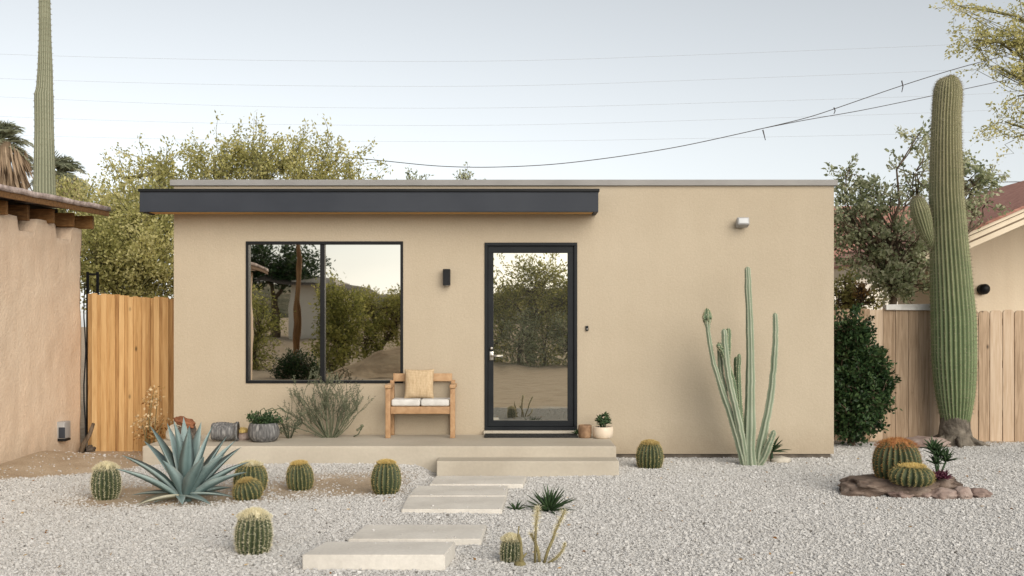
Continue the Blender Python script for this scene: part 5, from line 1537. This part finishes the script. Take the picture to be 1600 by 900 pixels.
# ------------------------------------------------------------------ neighbouring houses
def neighbour():
    yf, yw, yb = 13.9, 16.0, 19.5         # roof edge, gable wall, back
    sl = 0.4375                            # pitch
    e = at(1436, 406, yf); xr = 9.3
    x0, z0 = e.x, e.z
    zr_ = z0 + (xr - x0) * sl
    x2 = 2 * xr - x0
    t = thing('neighbour_house', 'cream neighbouring house with layered tan gable eave beyond the pickets', 'house', (xr, yw, 0))
    wl = at(1512, 0, yw).x
    wr = 2 * xr - wl
    zl = z0 + (wl - x0) * sl - 0.13
    mb = MB(); mb.prism([(wl, -0.2), (wr, -0.2), (wr, zl), (xr, zl + (xr - wl) * sl), (wl, zl)], yw, yb - 0.6)
    part('wall', mb, M['cream'], t, flat=True)
    for sgn in (1, -1):
        def q(x, dz): return ((x if sgn > 0 else 2 * xr - x), z0 + (x - x0) * sl + dz)
        mb = MB(); mb.prism([q(x0 + 0.03, -0.115), q(xr, -0.115), q(xr, -0.09), q(x0 + 0.03, -0.09)], yf + 0.03, yb)
        part('soffit', mb, M['groove'], t, flat=True)
        mb = MB(); mb.prism([q(x0 - 0.05, 0.085), q(xr, 0.085), q(xr, 0.125), q(x0 - 0.05, 0.125)], yf - 0.07, yb)
        part('roof', mb, M['redroof'], t, flat=True)
        for k, (d0, d1, o, mt) in enumerate(((-0.15, -0.075, 0.0, 'fascia'), (-0.073, -0.05, 0.015, 'groove'), (-0.048, 0.02, 0.0, 'fascia'), (0.022, 0.035, 0.012, 'groove'), (0.037, 0.083, -0.04, 'fascia'))):
            mb = MB(); mb.prism([q(x0, d0), q(xr, d0), q(xr, d1), q(x0, d1)], yf + o, yf + 0.028)
            part('eave_board_or_shade', mb, M[mt], t, flat=True)
        xx = q(x0, 0)[0]
        mb = MB(); mb.box(min(xx, xx - sgn * 0.03), max(xx, xx - sgn * 0.03), yf + 0.03, yb, z0 - 0.15, z0 + 0.08)
        part('fascia', mb, M['fascia'], t, flat=True)
    c = at(1527, 452, yw - 0.05)
    mb = MB(); mb.tube([(c.x + 0.1, yw + 0.01, c.z), (c.x + 0.1, yw - 0.10, c.z), (c.x + 0.1, yw - 0.14, c.z - 0.02)], [0.085, 0.085, 0.05], 18)
    solo('wall_lamp', mb, M['black'], 'round dark lamp on the cream house wall beside the saguaro', 'wall light', (c.x + 0.1, yw, c.z))
    # distant pink-roofed building
    d = 33.0
    a, b = at(1180, 420, d), at(1720, 420, d)
    t = thing('distant_house', 'white walled house with red shingle roof seen through the tree', 'house', ((a.x + b.x) / 2, d, 0))
    mb = MB(); mb.box(a.x + 0.4, b.x - 0.4, d, d + 8, -0.2, at(0, 408, d).z)
    part('wall', mb, M['whitewall'], t, flat=True)
    bm = bmesh.new()
    ez, rz = at(0, 410, d - 0.5).z, at(0, 322, d + 4).z
    pts = [bm.verts.new(p) for p in ((a.x, d - 0.5, ez), (b.x, d - 0.5, ez), (b.x, d + 4, rz), (a.x, d + 4, rz), (b.x, d + 8.5, ez), (a.x, d + 8.5, ez))]
    bmesh.ops.convex_hull(bm, input=pts)
    mb = MB(); mb.addbm(bm)
    part('roof', mb, M['redroof'], t, flat=True)
    mb = MB(); mb.box(a.x, b.x, d - 0.53, d - 0.505, ez - 0.2, ez + 0.03)
    part('fascia', mb, M['fascia'], t, flat=True)
    for xx in (at(1312, 0, d).x, at(1480, 0, d).x):
        mb = frame_mb(xx - 0.6, xx + 0.6, 1.0, 2.3, d - 0.03, d + 0.02, 0.06)
        w = part('window', mb, M['charcoal'], t, flat=True)
        mb = MB(); mb.box(xx - 0.54, xx + 0.54, d - 0.012, d + 0.01, 1.06, 2.24)
        part('pane', mb, M['mirror'], w, flat=True)
neighbour()

# ------------------------------------------------------------------ wires
def cable(label, pix, d, r, group, name='overhead_cable', m='wire', extra=()):
    P = np.array([list(at(x, y, d)) for x, y in pix])
    q = np.linspace(0, len(P) - 1, len(P) * 8)
    # smooth (Catmull-Rom like by repeated averaging)
    PP = np.stack([np.interp(q, np.arange(len(P)), P[:, k]) for k in range(3)], -1)
    for _ in range(14):
        PP[1:-1] = (PP[:-2] + 2 * PP[1:-1] + PP[2:]) / 4
    c = Vector(PP[len(PP) // 2])
    mb = MB()
    mb.tube([Vector(p) for p in PP], r, 6)
    for (x, y0, y1, w) in extra:
        mb.tube([at(x, y0, d), at(x + 2, (y0 + y1) / 2, d), at(x + w, y1, d)], [0.016, 0.012, 0.008], 5)
    solo(name, mb, M[m], label, 'cable', c, group)
cable('twisted dark cable sagging low over the roof, its upper strand to the branches', [(345, 236), (470, 240), (590, 250), (680, 260), (760, 262), (860, 258), (960, 246), (1060, 230), (1160, 208), (1260, 185), (1310, 168), (1410, 133), (1510, 102), (1640, 70), (1900, -20)], 22, 0.0085, 'overhead cables', extra=((1192, 203, 219, 4), (1303, 168, 178, 0), (1409, 126, 144, 0)))
cable('lower branch of the dark cable ending behind the saguaro tip', [(1180, 203), (1260, 187), (1340, 174), (1455, 150), (1560, 128), (1700, 95), (1900, 40)], 22.2, 0.0075, 'overhead cables')
cable('short dark wire seen level at the far right above the red roof', [(1350, 292), (1500, 286), (1580, 284), (1660, 284), (1900, 286)], 26, 0.010, 'overhead cables')
for k, (yl, ym, yr, lb) in enumerate(((86, 97, 66, 'topmost of the faint thin power lines crossing the sky'), (124, 136, 106, 'second faint power line from the top of the sky'), (152, 170, 146, 'third faint power line down, crossing the middle sky'), (183, 197, 172, 'fourth faint power line down, above the sagging cable'), (212, 222, 206, 'lowest faint power line, just above the treetops'))):
    cable(lb, [(-900, yl - 55), (-400, yl - 22), (0, yl), (400, ym - 2), (800, ym), (1200, (ym + yr) / 2), (1600, yr), (2100, yr - 40), (2500, yr - 75)], 44, 0.0035, 'faint power lines', 'power_line', 'thinwire')

# ------------------------------------------------------------------ what stands across the road (seen in the glass)
def mirrored(px, py, y):
    """point at world distance y (behind the camera is negative) that the facade glass shows at a photo pixel"""
    p = at(px, py, 2 * WALL - y)
    return Vector((p.x, y, p.z))
def mblob(px, py, y, rpx, rpy, n):
    p = mirrored(px, py, y); s = F / (2 * WALL - y)
    return (p.x, y, p.z, rpx / s, (rpx + rpy) / 2 / s, rpy / s, n)
def across():
    def b(name, label, base_px, y, blobs, m, leaf=0.12, per=42, cat='bush', spray=0.5, r0=0.1, fz=None):
        p = mirrored(base_px, 500, y); gz_ = float(gz(p.x, y))
        tree(name, label, cat, (p.x, y, gz_), (p.x, y, gz_ + (fz or 0.5)), blobs, m, 'bark', r0, per=per, leaf=(leaf, leaf * 0.5), spray=spray, spread=leaf * 1.4, up=0.3, group='bushes across the road')
    b('roadside_bush', 'bright yellow green bush across the sandy road', 535, -11, [mblob(535, 490, -11, 30, 34, 60), mblob(520, 470, -11, 18, 22, 30), mblob(525, 540, -10.5, 26, 34, 60), mblob(510, 575, -10, 14, 16, 20)], 'leaf_mid')
    b('roadside_bush', 'darker rounded bush across the sandy road', 595, -13, [mblob(585, 490, -13, 36, 34, 70), mblob(620, 500, -13.5, 30, 34, 60), mblob(640, 480, -14, 30, 34, 50), mblob(570, 530, -12, 24, 30, 50)], 'leaf_mid', leaf=0.1)
    b('roadside_bush', 'feathery bush at the foot of the stony bank', 400, -10, [mblob(405, 510, -10, 26, 40, 70), mblob(400, 560, -9.6, 24, 30, 50), mblob(390, 480, -10.4, 18, 24, 20)], 'leaf_mid', leaf=0.08)
    b('roadside_bush', 'low black green bush by the road edge', 460, -5.2, [mblob(460, 572, -5.2, 26, 20, 60), mblob(445, 578, -5.0, 16, 14, 30), mblob(485, 582, -5.3, 14, 12, 20)], 'leaf_dark', leaf=0.07, spray=0.2)
    b('roadside_tree', 'wide palo verde tree across the road facing the door', 830, -17, [mblob(830, 450, -17, 60, 34, 90), mblob(780, 470, -17, 44, 34, 60), mblob(880, 465, -17, 50, 34, 70), mblob(845, 420, -17.3, 40, 20, 30), mblob(920, 470, -17, 50, 40, 50), mblob(740, 470, -17, 50, 40, 50)], 'leaf_mid', per=36, spray=0.7, cat='tree', r0=0.16, fz=1.6)
    for k, px in enumerate((735, 775, 812, 850, 890, 930, 975, 690)):
        b('roadside_bush', 'tall grassy bush in the row facing the door', px, -16 + 0.5 * (k % 3), [mblob(px, 545, -16 + 0.5 * (k % 3), 28, 42, 60), mblob(px + 8, 510, -16, 20, 24, 26)], 'leaf_mid' if k % 2 else 'leaf_green', leaf=0.11, per=36)
    b('hill_tree', 'dark evergreen tree on the stony bank', 430, -27, [mblob(420, 410, -27, 50, 26, 80), mblob(470, 420, -27, 36, 24, 50), mblob(380, 415, -27, 40, 26, 50)], 'leaf_dark', leaf=0.2, cat='tree', spray=0.7, r0=0.2, fz=2.0)
    # pole
    p = mirrored(462, 500, -12.5)
    mb = MB(); zz = float(gz(p.x, -12.5)); mb.tube([(p.x, -12.5, zz - 0.2), (p.x, -12.5, 3.5), (p.x, -12.5, 7.6)], [0.12, 0.105, 0.09], 12)
    mb.box(p.x - 1.1, p.x + 1.1, -12.62, -12.52, 6.9, 7.02)
    solo('utility_pole', mb, M['pole'], 'brown wooden utility pole across the road', 'pole', (p.x, -12.5, zz))
    for z in (6.98, 4.55):
        mb = MB(); mb.tube([(p.x + x, -12.56, z + 0.0009 * (x - 0) ** 2 - 0.02 * abs(x) * 0.2) for x in np.linspace(-40, 45, 40)], 0.016, 6)
        solo('street_cable', mb, M['wire'], 'dark cable strung along the road past the wooden pole', 'cable', (p.x, -12.56, z), 'cables along the road')
    # house on the bank
    h = mirrored(480, 460, -26)
    t = thing('bank_house', 'white cottage with dark roof on the stony bank', 'house', (h.x, -26, 0.6))
    mb = MB(); mb.box(h.x - 0.9, h.x + 1.3, -31, -26, 0.3, 3.7)
    part('wall', mb, M['whitewall'], t, flat=True)
    bm = bmesh.new()
    pts = [bm.verts.new(q) for q in ((h.x - 2.4, -25.2, 3.62), (h.x + 2.9, -25.2, 3.0), (h.x + 2.7, -28.5, 3.35), (h.x - 2.0, -28.5, 4.3), (h.x + 2.9, -32, 3.1), (h.x - 2.4, -32, 3.7))]
    bmesh.ops.convex_hull(bm, input=pts)
    mb = MB(); mb.addbm(bm)
    part('roof', mb, M['darkrock'], t, flat=True)
    # low brush-covered ridge beyond the road
    n = 90
    V, f = [], []
    for i in range(n + 1):
        x = -130 + 260 * i / n
        hh = 6.5 + 4.0 * mnoise.fractal(Vector((x * 0.02, 5, 0)), 1.0, 2.0, 4) + 2.5 * math.exp(-((x + 42) / 26) ** 2)
        for j, q in enumerate((0.0, 0.35, 0.7, 1.0, 0.5, 0.0)):
            V.append((x, -96 - j * 7, -0.5 + hh * q + 0.5 * mnoise.noise(Vector((x * 0.15, j, 0)))))
    f = [(i * 6 + j, (i + 1) * 6 + j, (i + 1) * 6 + j + 1, i * 6 + j + 1) for i in range(n) for j in range(5)]
    mb = MB(); mb.add(V, f)
    solo('hills', mb, M['hill'], None, None, (0, -100, 0), kind='structure')
    # sand heap
    q = mirrored(595, 560, -7.5)
    n = 60
    V = []
    for j in range(n + 1):
        for i in range(n + 1):
            x, y = (i / n * 2 - 1) * 2.4, (j / n * 2 - 1) * 2.0
            r2 = (x / 2.0) ** 2 + (y / 1.6) ** 2
            zz = 0.85 * math.exp(-r2 * 1.6) - 0.06 + 0.05 * mnoise.noise(Vector((x * 2, y * 2, 0)))
            V.append((q.x + 0.5 + x, -7.5 + y, zz))
    mb = MB(); mb.add(V, [(j * (n + 1) + i, j * (n + 1) + i + 1, (j + 1) * (n + 1) + i + 1, (j + 1) * (n + 1) + i) for j in range(n) for i in range(n)])
    solo('sand_mound', mb, M['sandroad'], None, None, (q.x + 0.5, -7.5, 0), kind='structure')
across()

# ------------------------------------------------------------------ gravel
def gravel():
    n = 760000
    x = rng.uniform(-8.2, 8.2, n); y = rng.uniform(4.7, 13.2, n)
    inview = np.abs(x) < 0.53 * y + 0.5
    dirt = dirt_mask(x, y)
    keep = rng.uniform(size=n) < np.where(inview, 1.0, 0.5) * (1 - 0.985 * dirt)
    keep &= ~((x > XL - 0.02) & (x < XR + 0.02) & (y > FRONT + 0.02))
    keep &= ~((x > pl) & (x < pr) & (y > PF))
    keep &= ~((x > -0.83) & (x < pr) & (y > SF) & (y < PF + 0.1))
    keep &= ~(x < -5.02)
    for a, b, c_, d_, zt in PAV:
        u = (y - a[1]) / (c_[1] - a[1])
        xl = a[0] + (c_[0] - a[0]) * u; xr = b[0] + (d_[0] - b[0]) * u
        keep &= ~((u > -0.01) & (u < 1.01) & (x > xl - 0.004) & (x < xr + 0.004))
    x, y = x[keep], y[keep]
    zb = gz(x, y)
    for a, b, c_, d_, zt in PAV:
        k = 16 if zt < 0.08 else 7
        u = rng.uniform(0.03, 0.97, k); q = np.where(rng.uniform(size=k) < 0.5, rng.beta(0.5, 3, k), rng.uniform(0.02, 0.98, k))
        q = np.where(rng.uniform(size=k) < 0.5, q, 1 - q)
        u = np.where(rng.uniform(size=k) < 0.5, u, rng.choice([0.04, 0.95], k) + rng.normal(size=k) * 0.02)
        u = np.clip(u, 0.02, 0.98); q = np.clip(q, 0.02, 0.98)
        yy = a[1] + (c_[1] - a[1]) * u
        xx = (a[0] + (c_[0] - a[0]) * u) * (1 - q) + (b[0] + (d_[0] - b[0]) * u) * q
        x = np.append(x, xx); y = np.append(y, yy); zb = np.append(zb, np.full(k, zt))
    n = len(x)
    r = np.clip(rng.lognormal(math.log(0.0056), 0.32, n), 0.003, 0.015)
    cube = np.array([[a, b, c] for a in (-1, 1) for b in (-1, 1) for c in (-1, 1)], float)
    faces = np.array([[0, 1, 3, 2], [4, 6, 7, 5], [0, 4, 5, 1], [2, 3, 7, 6], [0, 2, 6, 4], [1, 5, 7, 3]])
    v = cube[None] * (1 + rng.uniform(-0.38, 0.3, (n, 8, 1))) + rng.uniform(-0.22, 0.22, (n, 8, 3))
    v *= (r[:, None] * np.stack([rng.uniform(0.8, 1.4, n), rng.uniform(0.8, 1.3, n), rng.uniform(0.5, 0.9, n)], -1))[:, None, :] * 0.72
    # random turn: mostly about the vertical, then a tilt
    a = rng.uniform(0, 6.283, n); t = rng.normal(size=n) * 0.45
    ca, sa = np.cos(a)[:, None], np.sin(a)[:, None]
    X = v[..., 0] * ca - v[..., 1] * sa; Y = v[..., 0] * sa + v[..., 1] * ca; Z = v[..., 2]
    ct, st = np.cos(t)[:, None], np.sin(t)[:, None]
    Y, Z = Y * ct - Z * st, Y * st + Z * ct
    z0 = zb + r * rng.uniform(0.1, 0.6, n)
    V = np.stack([X + x[:, None], Y + y[:, None], Z + z0[:, None]], -1).reshape(-1, 3)
    Fc = (faces[None] + (np.arange(n) * 8)[:, None, None]).reshape(-1, 4)
    tint = np.clip(rng.normal(0.52, 0.115, n), 0.16, 1)
    dk = rng.uniform(size=n) < 0.012
    tint[dk] = rng.uniform(0.0, 0.1, dk.sum())
    me = bpy.data.meshes.new('gravel')
    me.vertices.add(len(V)); me.vertices.foreach_set('co', V.astype(np.float32).ravel())
    me.loops.add(Fc.size); me.loops.foreach_set('vertex_index', Fc.astype(np.int32).ravel())
    me.polygons.add(len(Fc)); me.polygons.foreach_set('loop_start', np.arange(0, Fc.size, 4, dtype=np.int32))
    me.update(calc_edges=True)
    at_ = me.attributes.new('tint', 'FLOAT', 'POINT')
    at_.data.foreach_set('value', np.repeat(tint, 8).astype(np.float32))
    me.polygons.foreach_set('use_smooth', np.zeros(len(Fc), dtype=bool))
    me.materials.append(M['gravel'])
    o = bpy.data.objects.new('gravel', me)
    COL.objects.link(o)
    props(o, 'pale grey crushed gravel covering the front yard', 'gravel', None, 'stuff')
gravel()

def litter():
    mb = MB()
    n = 420
    x = rng.uniform(-5, 7, n); y = rng.uniform(5.2, 11.2, n)
    ok = ~((x > pl) & (x < pr) & (y > SF - 0.05))
    for a, b, c_, d_, zt in PAV:
        ok &= ~((x > a[0] - 0.05) & (x < b[0] + 0.1) & (y > a[1] - 0.05) & (y < c_[1] + 0.05))
    x, y = x[ok], y[ok]
    P = np.stack([x, y, gz(x, y) + 0.014], -1)
    D = rng.normal(size=(len(x), 3)) * np.array([1, 1, 0.15])
    kites(mb, P, D, rng.uniform(0.015, 0.05, len(x)), rng.uniform(0.006, 0.018, len(x)), rng.uniform(0, 0.7, len(x)))
    solo('leaf_litter', mb, M['leaf_dry'], 'dry fallen leaf bits scattered over the gravel', 'leaf litter', (0, 0, 0), kind='stuff', flat=True)
litter()

# ------------------------------------------------------------------ light, sky, camera
SUN_EL, SUN_AZ = 26.0, 153.0          # degrees; azimuth from straight ahead, negative to the left
w = bpy.data.worlds.new('World')
SC.world = w
w.use_nodes = True
nt = w.node_tree
nt.nodes.clear()
sky = nt.nodes.new('ShaderNodeTexSky')
sky.sky_type = 'NISHITA'
sky.sun_disc = False
sky.sun_elevation = R(SUN_EL)
sky.sun_rotation = R(SUN_AZ)
sky.air_density = 1.0
sky.dust_density = 0.8
sky.ozone_density = 1.0
bg = nt.nodes.new('ShaderNodeBackground')
bg.inputs['Strength'].default_value = 0.066
wo = nt.nodes.new('ShaderNodeOutputWorld')
hs = nt.nodes.new('ShaderNodeHueSaturation')      # hazy desert air: a paler, greyer sky
hs.inputs['Saturation'].default_value = 0.21
hs.inputs['Hue'].default_value = 0.485
hs.inputs['Value'].default_value = 1.1
nt.links.new(sky.outputs[0], hs.inputs['Color']); nt.links.new(hs.outputs[0], bg.inputs[0]); nt.links.new(bg.outputs[0], wo.inputs[0])
sun = bpy.data.lights.new('sun', 'SUN')
sun.energy = 1.5
sun.angle = R(58)
sun.color = (1.0, 0.90, 0.755)
so = bpy.data.objects.new('sun', sun)
COL.objects.link(so)
az, el = R(SUN_AZ), R(SUN_EL)
to_sun = Vector((math.sin(az) * math.cos(el), math.cos(az) * math.cos(el), math.sin(el)))
so.rotation_euler = to_sun.to_track_quat('Z', 'Y').to_euler()
so.location = to_sun * 40

cam = bpy.data.cameras.new('camera')
cam.sensor_width = 36
cam.lens = 36 * F / 1600
cam.shift_y = (CY - 450) / 1600
cam.clip_start = 0.05
cam.clip_end = 2000
co = bpy.data.objects.new('camera', cam)
COL.objects.link(co)
co.location = (0, 0, CAM_Z)
co.rotation_euler = (R(90), 0, 0)
SC.camera = co

SC.view_settings.view_transform = 'Standard'
SC.view_settings.look = 'None'
SC.view_settings.exposure = 1.06
SC.view_settings.gamma = 1
SC.render.engine = 'CYCLES'
SC.cycles.use_denoising = True
SC.cycles.max_bounces = 8
SC.cycles.diffuse_bounces = 4
SC.cycles.transparent_max_bounces = 8
SC.cycles.caustics_reflective = False
SC.cycles.caustics_refractive = False
